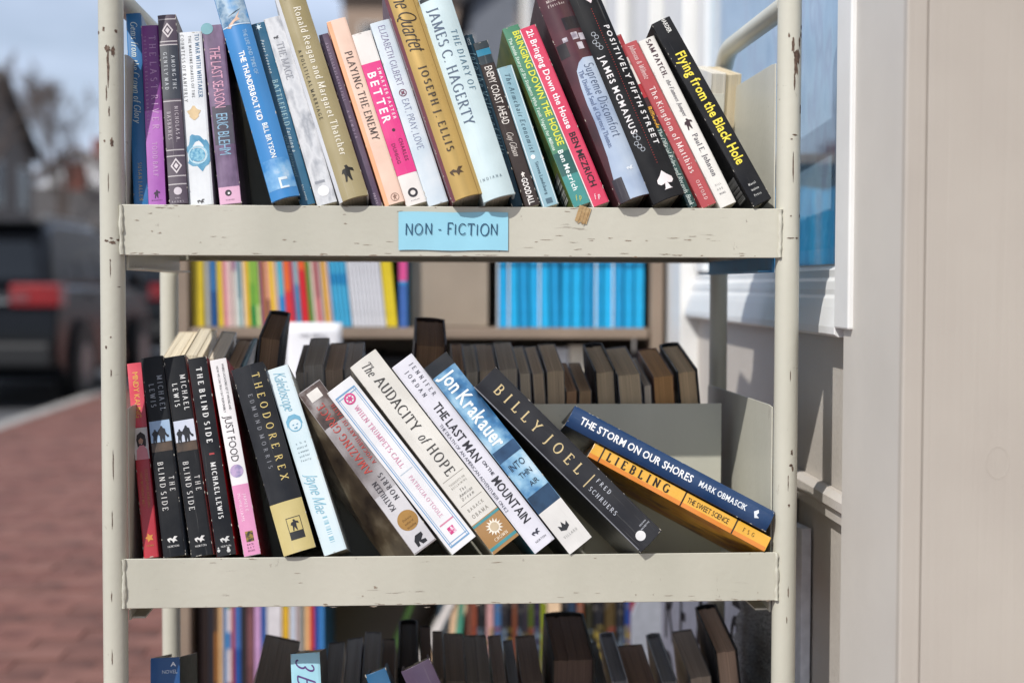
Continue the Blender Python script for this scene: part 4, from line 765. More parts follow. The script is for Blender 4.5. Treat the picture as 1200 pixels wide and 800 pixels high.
disc(B, .38, B['q'](640), .0055, mat('dcdcdc'), 'emblem', 0, 18); wx(B, 'CROWN', 634, .3, .72, .06, 'c9cdd6'); wx(B, 'ARCHETYPE', 637, .4, .72, .06, 'c9cdd6')
bd_(B, 456, 647, mat('8c8f96', .4), 0, .03, 'jacket_edge', lift=.0006)
# the two lying on top, sloping down to the right
B = book(MIDZ, (896, 646), (689, 534.5), 18.5, False, 'e8b03a', 'yellow paperback with black stencil title lying tilted under the navy hardback', c=-.002, w=.14, ax='x', snap=False, side=artmat(((.35, 'b9701c'), (.5, 'd9a02c'), (.65, '8a5a1c')), 25))
bd_(B, 689, 895, 'e0872a', 0, .28, 'orange_edge_print'); wd(B, 'LIEBLING', 707, 784, .6, .62, '1c1410', 'serifb', lift=.0004)  # orange band along the left edge of the yellow spine
for x in (700, 796, 856): bd_(B, x, x+1.5, '2a1c12', 0, 1, 'thin_rule', lift=.0003)
wd(B, 'THE SWEET SCIENCE', 801, 849, .6, .4, '2a1c12', 'sans', lift=.0004); wd(B, 'FSG', 866, 882, .6, .3, '5a3c1a', 'serif', lift=.0004)
B = book(MIDZ, (897, 623), (662, 498), 26.5, True, '123a66', 'navy hardback with white bold title lying tilted on top of the yellow paperback', c=-.006, w=.16, ax='x', snap=False, bulge=.005, side='23344a')
wd(B, 'THE STORM ON OUR SHORES', 674, 805, .52, .38, 'f0f2f4', 'bold'); wd(B, 'MARK OBMASCIK', 813, 868, .52, .3, 'e2e8ee', 'bold'); marks(B, .5, 881, .005, 'dfe6ee', [(-1, .3), (.2, 1), (1, .2), (.4, -.1), (-.2, .2), (-.6, -.6)])
# ================================================================== FRONT OF THE BOTTOM SHELF (heads just in view)
B = book(LOWZ, (176, 1066), (176, 777), 36, True, '0f4d86', 'deep blue hardback whose head just shows at the left of the bottom shelf', c=.004, bulge=.002, side='16181d')
wx(B, 'A', 785, .18, .78, .16, 'e6ecf2', 'bold'); wx(B, 'NOVEL', 794, .5, .66, .14, 'c9d6e2', 'sans')
B = book(LOWZ, (352, 1066), (340, 777), 36, False, '9fd3e2', 'light blue book with a purple swirl, head just showing on the bottom shelf', c=.006, side='4a4a46')
wd(B, '3 B', 782, 815, .5, .6, '5a3a7a', 'script')
B = book(LOWZ, (520, 1066), (428, 806), 26, True, '1c5c86', 'blue patterned book with only its top corner showing on the bottom shelf', c=.004, bulge=.002)
B = book(LOWZ, (590, 1066), (470, 803), 38, True, '4d3c54', 'dusky purple hardback with only its top corner showing beside the blue patterned one', c=.0, bulge=.003)

# ================================================================== BOOKS SHELVED FROM THE OTHER SIDE (fore-edges towards us)
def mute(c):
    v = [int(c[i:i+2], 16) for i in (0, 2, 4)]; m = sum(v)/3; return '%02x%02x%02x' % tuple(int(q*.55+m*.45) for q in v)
def lighten(c, k):
    v = [int(c[i:i+2], 16) for i in (0, 2, 4)]; k = min(k, 232/max(v)); v = [int(q*k) for q in v]; return '%02x%02x%02x' % tuple(v)
def back(shelf, xl, xr, ytop, hard, label, pages='8c7a66', cover='2b2a2c', lean=0, w=.15, c=.004, h=None, group=None, deep=.130):
    """xl..xr, ytop: fore-edge head in the photo; lean >0 tips the head to the left as we see it"""
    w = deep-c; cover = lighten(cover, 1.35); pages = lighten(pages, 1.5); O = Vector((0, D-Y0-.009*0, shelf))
    Pn = O+vB*deep; 
    def ab(x, y): P = hit(x, y, Pn, vB); d = P-Pn; return d.x, d.dot(nB)
    aL, b = ab(xl, ytop); aR, _ = ab(xr, ytop); th_ = radians(lean); t = (aR-aL)*cos(th_)
    hh = (h or b/cos(th_))-.001 ; hh = max(.1, hh)
    # local x runs to the left seen from here; foot of the book
    X = -XH*cos(th_)+nB*sin(th_)*(-1); Z = -XH*sin(th_)+nB*cos(th_)
    X = Z.cross(vB)*-1; X = vB.cross(Z)
    Ptop_right = O+XH*aR+nB*b       # head, right edge seen from here (on spine plane)
    foot = Ptop_right-Z*hh
    M = Matrix(((X.x, vB.x, Z.x, foot.x), (X.y, vB.y, Z.y, foot.y), (X.z, vB.z, Z.z, foot.z), (0, 0, 0, 1)))
    r, B = make_book(M, t, w, hh, hard, cover, label, group, pages=pages)
    return B
ML = MIDZ
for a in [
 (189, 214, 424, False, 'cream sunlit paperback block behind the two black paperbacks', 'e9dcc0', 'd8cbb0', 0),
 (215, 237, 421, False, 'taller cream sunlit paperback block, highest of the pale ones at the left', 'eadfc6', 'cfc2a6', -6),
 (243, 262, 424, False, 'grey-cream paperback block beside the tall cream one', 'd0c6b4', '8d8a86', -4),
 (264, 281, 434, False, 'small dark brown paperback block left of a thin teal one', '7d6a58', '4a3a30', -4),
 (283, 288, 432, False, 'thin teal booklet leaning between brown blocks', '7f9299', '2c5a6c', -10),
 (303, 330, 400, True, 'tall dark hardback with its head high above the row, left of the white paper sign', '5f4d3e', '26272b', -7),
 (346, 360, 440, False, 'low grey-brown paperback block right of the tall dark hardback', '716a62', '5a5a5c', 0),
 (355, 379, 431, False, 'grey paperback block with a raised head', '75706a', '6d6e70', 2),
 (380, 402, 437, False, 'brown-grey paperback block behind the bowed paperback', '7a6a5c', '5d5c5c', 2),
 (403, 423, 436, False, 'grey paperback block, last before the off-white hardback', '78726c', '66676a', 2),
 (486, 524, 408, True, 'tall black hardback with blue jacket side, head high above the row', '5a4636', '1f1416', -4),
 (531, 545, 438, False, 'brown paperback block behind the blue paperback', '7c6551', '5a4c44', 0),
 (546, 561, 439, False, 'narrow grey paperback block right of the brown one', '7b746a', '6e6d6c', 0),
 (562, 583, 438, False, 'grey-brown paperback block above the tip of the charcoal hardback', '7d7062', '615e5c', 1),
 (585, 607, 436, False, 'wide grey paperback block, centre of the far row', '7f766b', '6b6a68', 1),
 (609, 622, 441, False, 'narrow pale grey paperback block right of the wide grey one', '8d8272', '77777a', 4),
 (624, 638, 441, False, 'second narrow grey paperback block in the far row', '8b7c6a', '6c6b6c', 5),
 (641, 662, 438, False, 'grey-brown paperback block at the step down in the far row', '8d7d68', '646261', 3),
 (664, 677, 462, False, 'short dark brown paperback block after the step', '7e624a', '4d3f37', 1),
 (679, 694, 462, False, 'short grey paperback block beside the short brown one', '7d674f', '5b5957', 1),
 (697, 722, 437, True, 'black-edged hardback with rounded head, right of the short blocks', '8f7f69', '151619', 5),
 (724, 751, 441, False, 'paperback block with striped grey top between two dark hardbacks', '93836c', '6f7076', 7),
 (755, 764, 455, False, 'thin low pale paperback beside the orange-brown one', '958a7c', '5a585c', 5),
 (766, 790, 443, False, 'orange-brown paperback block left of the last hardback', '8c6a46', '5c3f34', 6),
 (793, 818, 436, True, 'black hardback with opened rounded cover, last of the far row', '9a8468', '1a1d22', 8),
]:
    xl, xr, y, hd, lab, pg, cv, ln = a
    back(ML, xl, xr, y-3, hd, lab, pg, cv, ln, group='books shelved from the other side of the middle shelf')
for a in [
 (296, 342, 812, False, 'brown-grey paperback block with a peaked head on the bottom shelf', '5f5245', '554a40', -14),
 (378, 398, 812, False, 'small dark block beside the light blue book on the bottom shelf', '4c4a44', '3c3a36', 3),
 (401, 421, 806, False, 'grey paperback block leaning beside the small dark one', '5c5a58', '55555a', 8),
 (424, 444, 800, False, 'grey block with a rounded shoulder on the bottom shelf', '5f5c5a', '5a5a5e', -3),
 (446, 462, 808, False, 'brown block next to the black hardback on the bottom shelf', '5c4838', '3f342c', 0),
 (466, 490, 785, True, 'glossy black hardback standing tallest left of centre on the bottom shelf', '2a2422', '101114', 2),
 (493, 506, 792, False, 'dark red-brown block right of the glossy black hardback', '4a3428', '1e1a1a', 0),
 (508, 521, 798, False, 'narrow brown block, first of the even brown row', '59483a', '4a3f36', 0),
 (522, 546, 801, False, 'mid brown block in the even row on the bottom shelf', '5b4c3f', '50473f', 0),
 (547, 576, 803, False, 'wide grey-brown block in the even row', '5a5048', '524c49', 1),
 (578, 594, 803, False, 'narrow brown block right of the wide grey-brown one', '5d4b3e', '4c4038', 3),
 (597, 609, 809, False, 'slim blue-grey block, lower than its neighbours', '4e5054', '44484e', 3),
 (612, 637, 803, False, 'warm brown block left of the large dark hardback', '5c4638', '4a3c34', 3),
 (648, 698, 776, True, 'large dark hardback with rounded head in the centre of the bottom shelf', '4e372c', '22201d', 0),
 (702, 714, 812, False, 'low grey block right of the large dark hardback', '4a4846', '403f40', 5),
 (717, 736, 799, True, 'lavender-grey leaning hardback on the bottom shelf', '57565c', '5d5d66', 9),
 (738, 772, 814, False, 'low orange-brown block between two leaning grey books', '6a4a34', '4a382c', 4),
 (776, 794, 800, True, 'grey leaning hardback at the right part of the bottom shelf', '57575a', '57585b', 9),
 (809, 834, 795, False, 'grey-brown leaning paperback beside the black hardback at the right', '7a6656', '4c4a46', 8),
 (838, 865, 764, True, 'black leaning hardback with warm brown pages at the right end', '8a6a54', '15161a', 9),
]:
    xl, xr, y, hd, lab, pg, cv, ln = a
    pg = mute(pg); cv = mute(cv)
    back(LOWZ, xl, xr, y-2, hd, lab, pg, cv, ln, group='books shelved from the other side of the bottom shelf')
for xl, xr, y, hd, lab, pg, cv, ln in [
 (700, 730, 120, False, 'book hidden behind the white paperback on the far side of the top shelf', 'e4d8c0', '6a6a66', 0),
 (835, 852, 86, False, 'white-paged block showing above the centre panel of the top shelf', 'f2ead8', 'e6e0d0', 0),
 (853, 870, 87, False, 'cream-paged block at the right end above the centre panel of the top shelf', 'e6d6b4', 'dccba6', 0)]:
    back(TOPZ, xl, xr, y, hd, lab, pg, cv, ln, group='books shelved from the other side of the top shelf')
# ================================================================== THE PLACE
# ---- ground, road, kerb, sidewalk
def sheet(name, x0, x1, y0, y1, z, m, **k):
    o = link(name, mesh([(x0, y0, z), (x1, y0, z), (x1, y1, z), (x0, y1, z)], [(0, 1, 2, 3)]), None, (m,)); tag(o, kind='structure'); return o
sheet('ground', -700, 700, -300, 1500, -.20, mat('6a665e', .9, var=.2, scale=.4))
RXK = -2.78                                                    # road edge, kerb line
sheet('road', -12.5, RXK-.12, -30, 260, -.14, mat('56575a', .85, var=.15, scale=3, bump=.4, bscale=90))
kb_ = MB(); y = -12
kerb = tag(MB().box(RXK-.12, RXK, -30, 200, -.19, -.004).obj('kerb', mat('a39f99', .85, var=.25, scale=6)), kind='structure')
# brick sidewalk
sw = sheet('sidewalk', RXK+.002, 1.6, -8, 60, -.045, mat('6a5450', .95, var=.25, scale=12))
bricks = [artmat(((.3, a), (.55, b), (.75, c)), 9, rough=.85, seed=i, detail=6) for i, (a, b, c) in enumerate((('5f3b33', '7a5046', '6a453d'), ('68423a', '80564b', '724c43'), ('583a33', '6f4a40', '7c554b'), ('724b41', '835b50', '68453c')))]
bl, bw, gp = .200, .100, .0035; cand = []
for j in range(int(16/(bw+gp))):
    yy = -.5+j*(bw+gp)
    for i in range(int(4.3/(bl+gp))+1):
        xx = RXK+.11+i*(bl+gp)+(bl/2 if j % 2 else 0); q = proj(Vector((xx, yy, 0)))
        if xx > .35: continue
        inview = q[2] > .3 and -40 < q[0] < 230 and 440 < q[1] < 850
        cand.append((0 if inview else 1, q[2], xx, yy))
cand.sort(); bmesh_ = []
rn = random.Random(3)
protos = []
for k in range(4):
    mb = MB(); mb.box(-bl/2, bl/2, -bw/2, bw/2, -.045, 0); me = mesh(mb.v, mb.f); me.materials.append(bricks[k]); protos.append(me)
rest = [MB() for _ in range(4)]
for n, (iv, zz, xx, yy) in enumerate(cand):
    k = rn.randrange(4); dz = rn.uniform(-.004, .0); tx, ty, tz = rn.uniform(-.006, .006), rn.uniform(-.01, .01), rn.uniform(-.012, .012)
    if n < 296:
        o = bpy.data.objects.new('brick', protos[k]); COL.objects.link(o); o.parent = sw; o.location = (xx, yy, dz); o.rotation_euler = (tx, ty, tz)
    else:
        M = Matrix.Translation((xx, yy, dz)) @ Matrix.Rotation(tz, 4, 'Z') @ Matrix.Rotation(ty, 4, 'Y'); rest[k].box(-bl/2, bl/2, -bw/2, bw/2, -.043, 0, M)
for k in range(4):
    o = rest[k].obj('brick_field', bricks[k], sw, fix=False); o['kind'] = 'stuff'
far_ = MB().box(RXK+.02, 1.5, 15.6, 60, -.04, -.003).obj('brick_field', bricks[1], sw); far_['kind'] = 'stuff'
gr = MB()
tag(MB().box(RXK+.004, RXK+.012, -8, 60, -.03, -.002).obj('joint_strip', mat('8a8480', .9)), kind='structure')

# ---- building at the right: a wall running away from us, turned 2 degrees
WX = .424; WA = radians(-2.0)
Mw = Matrix.Translation((WX, 0, 0)) @ Matrix.Rotation(WA, 4, 'Z')       # local: x into the wall, y away from us
wood = mat('cec9c1', .5, var=.05, scale=6, bump=.15, bscale=60); white_w = mat('e6e6e4', .42, var=.04, scale=9, bump=.1, bscale=80); cream_w = mat('c6bfb6', .55, var=.04, scale=7, bump=.35, bscale=160)
def grainmat():
    key = 'grain'
    if key in MATS: return MATS[key]
    m, nt, b = newmat('painted_wood_grain', .45); Lk = nt.links.new
    t = N(nt, 'ShaderNodeTexCoord'); mpn = N(nt, 'ShaderNodeMapping'); mpn.inputs['Scale'].default_value = (75, 75, 1.6)
    n = N(nt, 'ShaderNodeTexNoise', Scale=1.0, Detail=4, Distortion=.9); n2 = N(nt, 'ShaderNodeTexNoise', Scale=5, Detail=3)
    r = N(nt, 'ShaderNodeValToRGB'); e = r.color_ramp.elements; e[0].position = .3; e[1].position = .7; e[0].color = lin('b2aaa1')+(1,); e[1].color = lin('bfb8ae')+(1,)
    bp = N(nt, 'ShaderNodeBump', Strength=.4, Distance=.0012)
    Lk(t.outputs['Object'], mpn.inputs[0]); Lk(mpn.outputs[0], n.inputs['Vector']); Lk(t.outputs['Object'], n2.inputs['Vector']); Lk(n2.outputs['Fac'], r.inputs[0]); Lk(r.outputs[0], b.inputs['Base Color']); Lk(n.outputs['Fac'], bp.inputs['Height']); Lk(bp.outputs[0], b.inputs['Normal'])
    MATS[key] = m; return m
bld = thing('shop_building', 'cream and white painted wooden shop front running away along the sidewalk at the right', 'building', matrix=Mw)
def bo(mb, name, m, **kw):
    o = mb.obj(name, m, None, **kw); o.parent = bld; return o
G0 = grainmat()
bo(MB().box(.002, .12, -.05, 4.2, -.05, .905), 'wall_panel', cream_w)
bo(MB().box(-.018, .30, -.245, -.052, -.05, 3.4), 'pilaster', wood, bevel=.0015)
# board facing us beside the pilaster, with a narrow rounded edge strip and grain
bo(MB().box(-.0195, .0, -.2590, -.247, -.05, 3.4), 'edge_strip', G0, bevel=.002)
bo(MB().box(.0001, .30, -.2604, -.247, -.05, 3.4), 'facing_board', G0, bevel=.0006)
kn = [(.085+.011*cos(a), -.2606, .80+.016*sin(a)) for a in [2*pi*k/18 for k in range(18)]]
bo(MB().tube([(.068+.0105*cos(a), -.2604, .788+.0145*sin(a)) for a in [2*pi*k/24 for k in range(25)]], .00035, 6), 'wood_knot', G0, smooth=True)
# corner casing of the shop window
bo(MB().box(-.0235, .05, -.088, -.034, .903, 3.2), 'window_casing', white_w, bevel=.002)
# ledge moulding on the panelling
bo(MB().prism([(.001, .722), (-.006, .722), (-.013, .716), (-.013, .706), (-.008, .701), (-.008, .690), (.001, .688)], 'y', -.05, 4.2), 'ledge_moulding', cream_w)
bo(MB().box(-.004, .001, .22, .30, -.05, .687), 'panel_stile', cream_w, bevel=.001); bo(MB().box(-.004, .001, .62, .70, -.05, .687), 'panel_stile', cream_w, bevel=.001)
# moulded sill
sill = [(.01, .972), (-.006, .966), (-.006, .957), (-.010, .953), (-.012, .944), (-.012, .938), (-.015, .934), (-.018, .925), (-.021, .912), (-.0228, .904), (-.0228, .896), (-.018, .893), (.01, .893)]
bo(MB().prism(sill, 'y', -.033, 1.12), 'window_sill', white_w, bevel=.0008)
# shop window: frame, backing poster, glass
bo(MB().box(-.006, .02, .90, .985, .973, 3.0).box(-.006, .02, -.033, -.02, .973, 3.0).box(-.006, .02, -.02, .90, 2.9, 3.0), 'window_frame', white_w, bevel=.001)
poster = artmat(((.28, 'a3b9d1'), (.42, 'bcd2e2'), (.5, 'cadce8'), (.6, 'b9bfd3'), (.68, 'd9e5ee'), (.78, 'aacbdc')), 7, detail=3, stretch=(1, 2.5, 1.2), rough=.6)
bo(MB().box(.012, .014, -.02, .90, .973, 2.9), 'blue_window_poster', poster)
bo(MB().box(.0118, .0119, .02, .86, .992, 1.035), 'poster_stripe', artmat(((.35, '7fb0cb'), (.6, 'a3cbdc'), (.75, 'dbe8ee')), 60, stretch=(1, 1, 1)))
gm, gnt, gb = newmat('window_glass', .02); gt = N(gnt, 'ShaderNodeBsdfTransparent'); gg = N(gnt, 'ShaderNodeBsdfGlossy', Roughness=.02); lw = N(gnt, 'ShaderNodeLayerWeight', Blend=.5); gf = N(gnt, 'ShaderNodeMath'); gf.operation = 'POWER'; gf.inputs[1].default_value = 4.5; gnt.links.new(lw.outputs['Facing'], gf.inputs[0]); gx = N(gnt, 'ShaderNodeMixShader')
gt.inputs['Color'].default_value = (.93, .97, 1, 1); gnt.links.new(gf.outputs[0], gx.inputs[0]); gnt.links.new(gt.outputs[0], gx.inputs[1]); gnt.links.new(gg.outputs[0], gx.inputs[2]); gnt.links.new(gx.outputs[0], gnt.nodes['Material Output'].inputs['Surface']); gnt.nodes.remove(gb)
bo(MB().box(.004, .007, -.02, .90, .973, 2.9), 'window_pane', gm)
# beyond the window: door pilasters and siding
bo(MB().box(-.03, .10, .99, 1.06, -.05, 3.3).box(-.02, .10, 1.07, 1.30, .0, 3.3), 'window_casing', white_w, bevel=.002)
bo(MB().box(-.01, .12, 1.31, 4.2, .91, 3.3), 'wall_upper', mat('d3d4d2', .55, var=.04, scale=3))
for k in range(5): bo(MB().box(-.04, -.011, 1.36+k*.62, 1.36+k*.62+.22, .0, 3.2), 'wall_pilaster', white_w, bevel=.003)
bo(MB().box(-.22, .4, -1.8, 4.2, 3.4, 3.6), 'cornice', white_w)
bo(MB().box(.03, 3.5, -1.0, 4.2, 3.35, 3.55).box(.121, 3.5, 4.1, 4.2, -.05, 3.4), 'side_wall', cream_w)
bo(MB().box(.31, .36, -1.8, -.26, -.05, 3.4), 'recess_wall', cream_w)
# the row of shops continues
def house(name, label, x, y, w, d, h, col, roofcol, ridge='y', roofh=2.2, rz=0, nwin=3, storeys=2, face='x+', grp='houses along the street', chimney=True, wincol='3a4048'):
    root = thing(name, label, 'house', (x, y, -.14), rz, grp); wm = mat(col, .7, var=.08, scale=2); rm = mat(roofcol, .8, var=.15, scale=4)
    MB().box(-w/2, w/2, -d/2, d/2, 0, h).obj('wall', wm, root)
    o = .35
    if ridge == 'y': rf = MB().prism([(-w/2-o, h-.1), (0, h+roofh), (w/2+o, h-.1), (w/2+o, h+.08), (0, h+roofh+.2), (-w/2-o, h+.08)], 'y', -d/2-o, d/2+o)
    else:
        rf = MB().prism([(-d/2-o, h-.1), (0, h+roofh), (d/2+o, h-.1), (d/2+o, h+.08), (0, h+roofh+.2), (-d/2-o, h+.08)], 'x', -w/2-o, w/2+o)
    r_ = rf.obj('roof', rm, root)
    gb_ = MB().prism([(-w/2, h), (0, h+roofh-.05), (w/2, h)] if ridge == 'y' else [(-d/2, h), (0, h+roofh-.05), (d/2, h)], 'y' if ridge == 'y' else 'x', (-d/2 if ridge == 'y' else -w/2), (d/2 if ridge == 'y' else w/2)); gb_.obj('gable', wm, root)
    if chimney: MB().box(-.45, .45, -.4, .4, h+roofh*.5, h+roofh+1.3).obj('chimney', mat('7a4a3f', .9), r_, loc=(w*.18 if ridge == 'x' else 0, 0 if ridge == 'x' else d*.2, 0))
    fr = mat('dedcd6', .6); gl = mat(wincol, .12, var=.2, scale=1)
    hs = h/storeys
    for s_ in range(storeys):
        for side in ('x', 'y'):
            L = d if side == 'x' else w; nn = max(1, int(L/2.6))
            for i in range(nn):
                c = -L/2+L*(i+.5)/nn; z0, z1 = s_*hs+hs*.32, s_*hs+hs*.82
                mbf = MB(); mbg = MB()
                if side == 'x':
                    X = w/2 if x < 0 else -w/2; e = 1 if x < 0 else -1; mbf.box(min(X, X+e*.06), max(X, X+e*.06), c-.55, c+.55, z0-.08, z1+.08); mbg.box(min(X+e*.061, X+e*.08), max(X+e*.061, X+e*.08), c-.45, c+.45, z0, z1)
                else: mbf.box(c-.55, c+.55, -d/2-.06, -d/2, z0-.08, z1+.08); mbg.box(c-.45, c+.45, -d/2-.08, -d/2-.061, z0, z1)
                f_ = mbf.obj('window', fr, root); mbg.obj('pane', gl, f_)
    return root
house('town_house', 'grey-brown gabled house at the far left behind the parked dark car', -20.0, 54, 8.4, 10, 6.3, '7c746e', '5c5856', 'x', 2.8)
house('town_house', 'dark brown low house with a wide roof in front of the bright white one', -17.2, 68, 6.0, 8, 3.6, '6a625e', '4a4644', 'x', 2.0)
house('town_house', 'bright white house seen just left of the left post', -19.6, 88, 6.5, 9, 6.8, 'e8e8ea', '8a7a72', 'y', 2.2)
house('town_house', 'pale grey house beyond the white one at the end of the street', -18.0, 108, 6, 9, 8.4, 'c4c6cc', '5f6066', 'y', 2.4)
house('town_house', 'tan shop building straight down the street, seen between the top shelf books', -.6, 70, 5.4, 9, 14.5, 'a08a78', '4a403a', 'x', 1.4)
house('town_house', 'slate grey building on the right side of the street beyond the tan one', 3.4, 46, 3.4, 10, 9.5, '6c7078', '3c3e44', 'y', 1.6)
house('town_house', 'white clapboard building next beyond the shop front at the right', 4.9, 15.2, 6.4, 15, 7.2, 'd8d8d6', '6a6a6c', 'y', 2.2)
# ---- bare winter trees
barkm = mat('5c5049', .9, var=.2, scale=5)
def tree(label, x, y, h, seed, spread=.5, grp='bare trees along the far side of the street'):
    rn = random.Random(seed); root = thing('bare_tree', label, 'tree', (x, y, -.14), rn.uniform(0, 6), grp); tr = MB(); cw = MB()
    def br(mb, p, d, l, r, dep):
        q = p+d*l*.5+Vector((rn.uniform(-.06, .06), rn.uniform(-.06, .06), 0))*l; e = q+(d+Vector((rn.uniform(-.15, .15), rn.uniform(-.15, .15), .05))).normalized()*l*.5
        mb.tube([p, q, e], [r, r*.8, r*.6], 5 if dep > 2 else 3, False)
        if dep == 0: return
        for k in range(3 if dep > 1 else 4):
            a = rn.uniform(0, 2*pi); s = rn.uniform(.35, .9)*spread*1.3; nd = (d+Vector((cos(a)*s, sin(a)*s, rn.uniform(0, .25)))).normalized()
            br(cw, e if k else q.lerp(e, .5), nd, l*rn.uniform(.58, .78), max(.012, r*.55), dep-1)
    br(tr, Vector((0, 0, 0)), Vector((0, 0, 1)), h*.3, h*.018, 0); br(cw, Vector((0, 0, h*.29)), Vector((.05, 0, 1)).normalized(), h*.25, h*.012, 5)
    tr.obj('trunk', barkm, root, smooth=True); cw.obj('crown', barkm, root, fix=False)
for a in [('large bare tree at the far left edge, in front of the grey-brown gabled house', -14.9, 49, 9.5, 1, .6), ('bare tree between the grey-brown house and the dark low one', -14.6, 58, 10, 2, .6), ('slender bare tree rising above the dark low house', -15.8, 64, 10.5, 3, .55), ('bare tree in front of the bright white house', -17.0, 76, 8.5, 4, .6), ('thin bare tree directly behind the roof of the dark parked car', -13.0, 52, 6.5, 11, .7), ('twiggy bare tree between the white house and the left post', -14.8, 66, 9.5, 12, .7), ('wide bare tree standing left of the dark low house', -16.4, 57, 10.5, 13, .7), ('small bare tree beside the left post, far down the street', -12.0, 60, 6.0, 14, .7), ('bare tree beyond the gap between the left post books', -8.4, 64, 9.5, 5, .6), ('bare tree standing before the tan shop building', -2.2, 62, 12, 6, .6)]:
    tree(*a)

# ---- parked cars
def suv(label, x, y, col, rz=0):
    root = thing('parked_car', label, 'car', (x, y, -.14), rz, 'cars parked along the kerb'); Wd = .93; Ln = 4.7
    pm = mat(col, .18, coat=.12, var=.04, scale=3); pm.node_tree.nodes['Principled BSDF'].inputs['Specular IOR Level'].default_value = .2; gl = mat('12161a', .06, var=.1); bk = mat('17181a', .6); red = mat('861019', .2, coat=.6, var=.25, scale=30)
    # side profile, y runs forward from the rear bumper
    body = [(0.02, .42), (0, .62), (.06, .98), (.10, 1.06), (.3, 1.09), (3.45, 1.06), (4.35, .94), (4.62, .80), (4.70, .55), (4.66, .34), (4.35, .26), (.3, .26)]
    def loft(prof, insets, name, m, parent=root, bev=.03):
        vs = []; n = len(prof)
        for sx, k in ((-1, 0), (1, 0)):
            for (yy, zz), ins in zip(prof, insets): vs.append((sx*(Wd-ins), yy, zz))
        fs = [tuple(range(n)), tuple(reversed(range(n, 2*n)))]+[(i, (i+1) % n, (i+1) % n+n, i+n) for i in range(n)]
        o = MB().add(vs, fs).obj(name, m, parent, bevel=bev, smooth=True); return o
    loft(body, [.05, .02, .02, .03, .05, .05, .08, .1, .12, .08, .04, .03], 'body', pm, bev=.05)
    cab = [(.10, 1.085), (.46, 1.54), (.74, 1.665), (2.45, 1.68), (2.75, 1.62), (3.5, 1.05)]
    loft(cab, [.08, .2, .27, .27, .25, .1], 'cabin', pm, bev=.05)
    # glass set into the cabin
    rw = MB().add([(-.70, .135, 1.14), (.70, .135, 1.14), (.60, .385, 1.47), (-.60, .385, 1.47), (-.70, .20, 1.14), (.70, .20, 1.14), (.60, .45, 1.47), (-.60, .45, 1.47)], [(0, 1, 2, 3), (7, 6, 5, 4), (0, 4, 5, 1), (1, 5, 6, 2), (2, 6, 7, 3), (3, 7, 4, 0)]); rw.obj('rear_window', gl, root)
    for sx in (-1, 1):
        for y0, y1, y0t, y1t in ((.52, 1.05, .78, 1.05), (1.12, 2.0, 1.12, 2.0), (2.07, 3.1, 2.07, 2.62)):
            a = [(sx*(Wd-.085), y0, 1.14), (sx*(Wd-.085), y1, 1.14), (sx*(Wd-.235), y1t, 1.55), (sx*(Wd-.235), y0t, 1.55)]; b = [(v[0]-sx*.04, v[1], v[2]) for v in a]
            MB().add(a+b, [(0, 1, 2, 3), (7, 6, 5, 4), (0, 4, 5, 1), (1, 5, 6, 2), (2, 6, 7, 3), (3, 7, 4, 0)]).obj('side_window', gl, root)
        MB().box(min(sx*.50, sx*.92), max(sx*.50, sx*.92), -.012, .30, .90, 1.10).obj('tail_light', red, root, bevel=.02)
        lm = MB().box(min(sx*.52, sx*.66), max(sx*.52, sx*.66), -.02, .0, .95, 1.01).obj('reversing_lamp', mat('7a4a4e', .2), root)
        MB().box(min(sx*.55, sx*.86), max(sx*.55, sx*.86), -.02, .05, .44, .49).obj('reflector', red, root)
        for yw in (.92, 3.72):
            tyre = MB().tube([(sx*.72, yw, .35), (sx*.75, yw, .35), (sx*.92, yw, .35), (sx*.935, yw, .35)], [.31, .35, .35, .32], 28).obj('tyre', bk, root, smooth=True)
            MB().tube([(sx*.925, yw, .35), (sx*.942, yw, .35)], [.22, .2], 20).obj('rim', mat('8c8e90', .3, metallic=.7), tyre)
            for k in range(5): pass
            MB().tube([(sx*.90, yw, .37), (sx*.938, yw, .37)], .41, 26).obj('wheel_arch', bk, root)
        MB().box(min(sx*.95, sx*1.08), max(sx*.95, sx*1.08), 2.75, 2.87, 1.1, 1.24).obj('mirror', pm, root, bevel=.03)
        MB().box(min(sx*.60, sx*.64), max(sx*.60, sx*.64), .7, 2.3, 1.69, 1.72).obj('roof_rail', mat('9a9c9e', .3, metallic=.8), root)
        for yd in (1.12, 2.1): MB().box(min(sx*.915, sx*.935), max(sx*.915, sx*.935), yd+.12, yd+.3, .97, 1.0).obj('door_handle', pm, root)
    MB().box(-.86, .86, -.06, .12, .38, .60).obj('bumper', bk, root, bevel=.04)
    pl = MB().box(-.16, .16, -.006, .004, .74, .84).obj('number_plate', mat('c9ccd0', .4), root)
    MB().box(-.5, .5, -.02, .02, .93, .965).obj('chrome_bar', mat('a9acb0', .2, metallic=.9), root)
    MB().box(-.62, .62, .40, .76, 1.62, 1.66).obj('rear_spoiler', pm, root, bevel=.01)
    return root
suv('dark grey sport utility vehicle with a glowing red tail light, nearest of the parked cars', -3.98, 10.9, '131519', .0)
suv('black car parked ahead of the grey one, seen between the cart posts', -3.95, 17.2, '1d1f22', .0)
suv('blue-grey car parked farthest up the street', -3.95, 24.6, '46505e', .0)

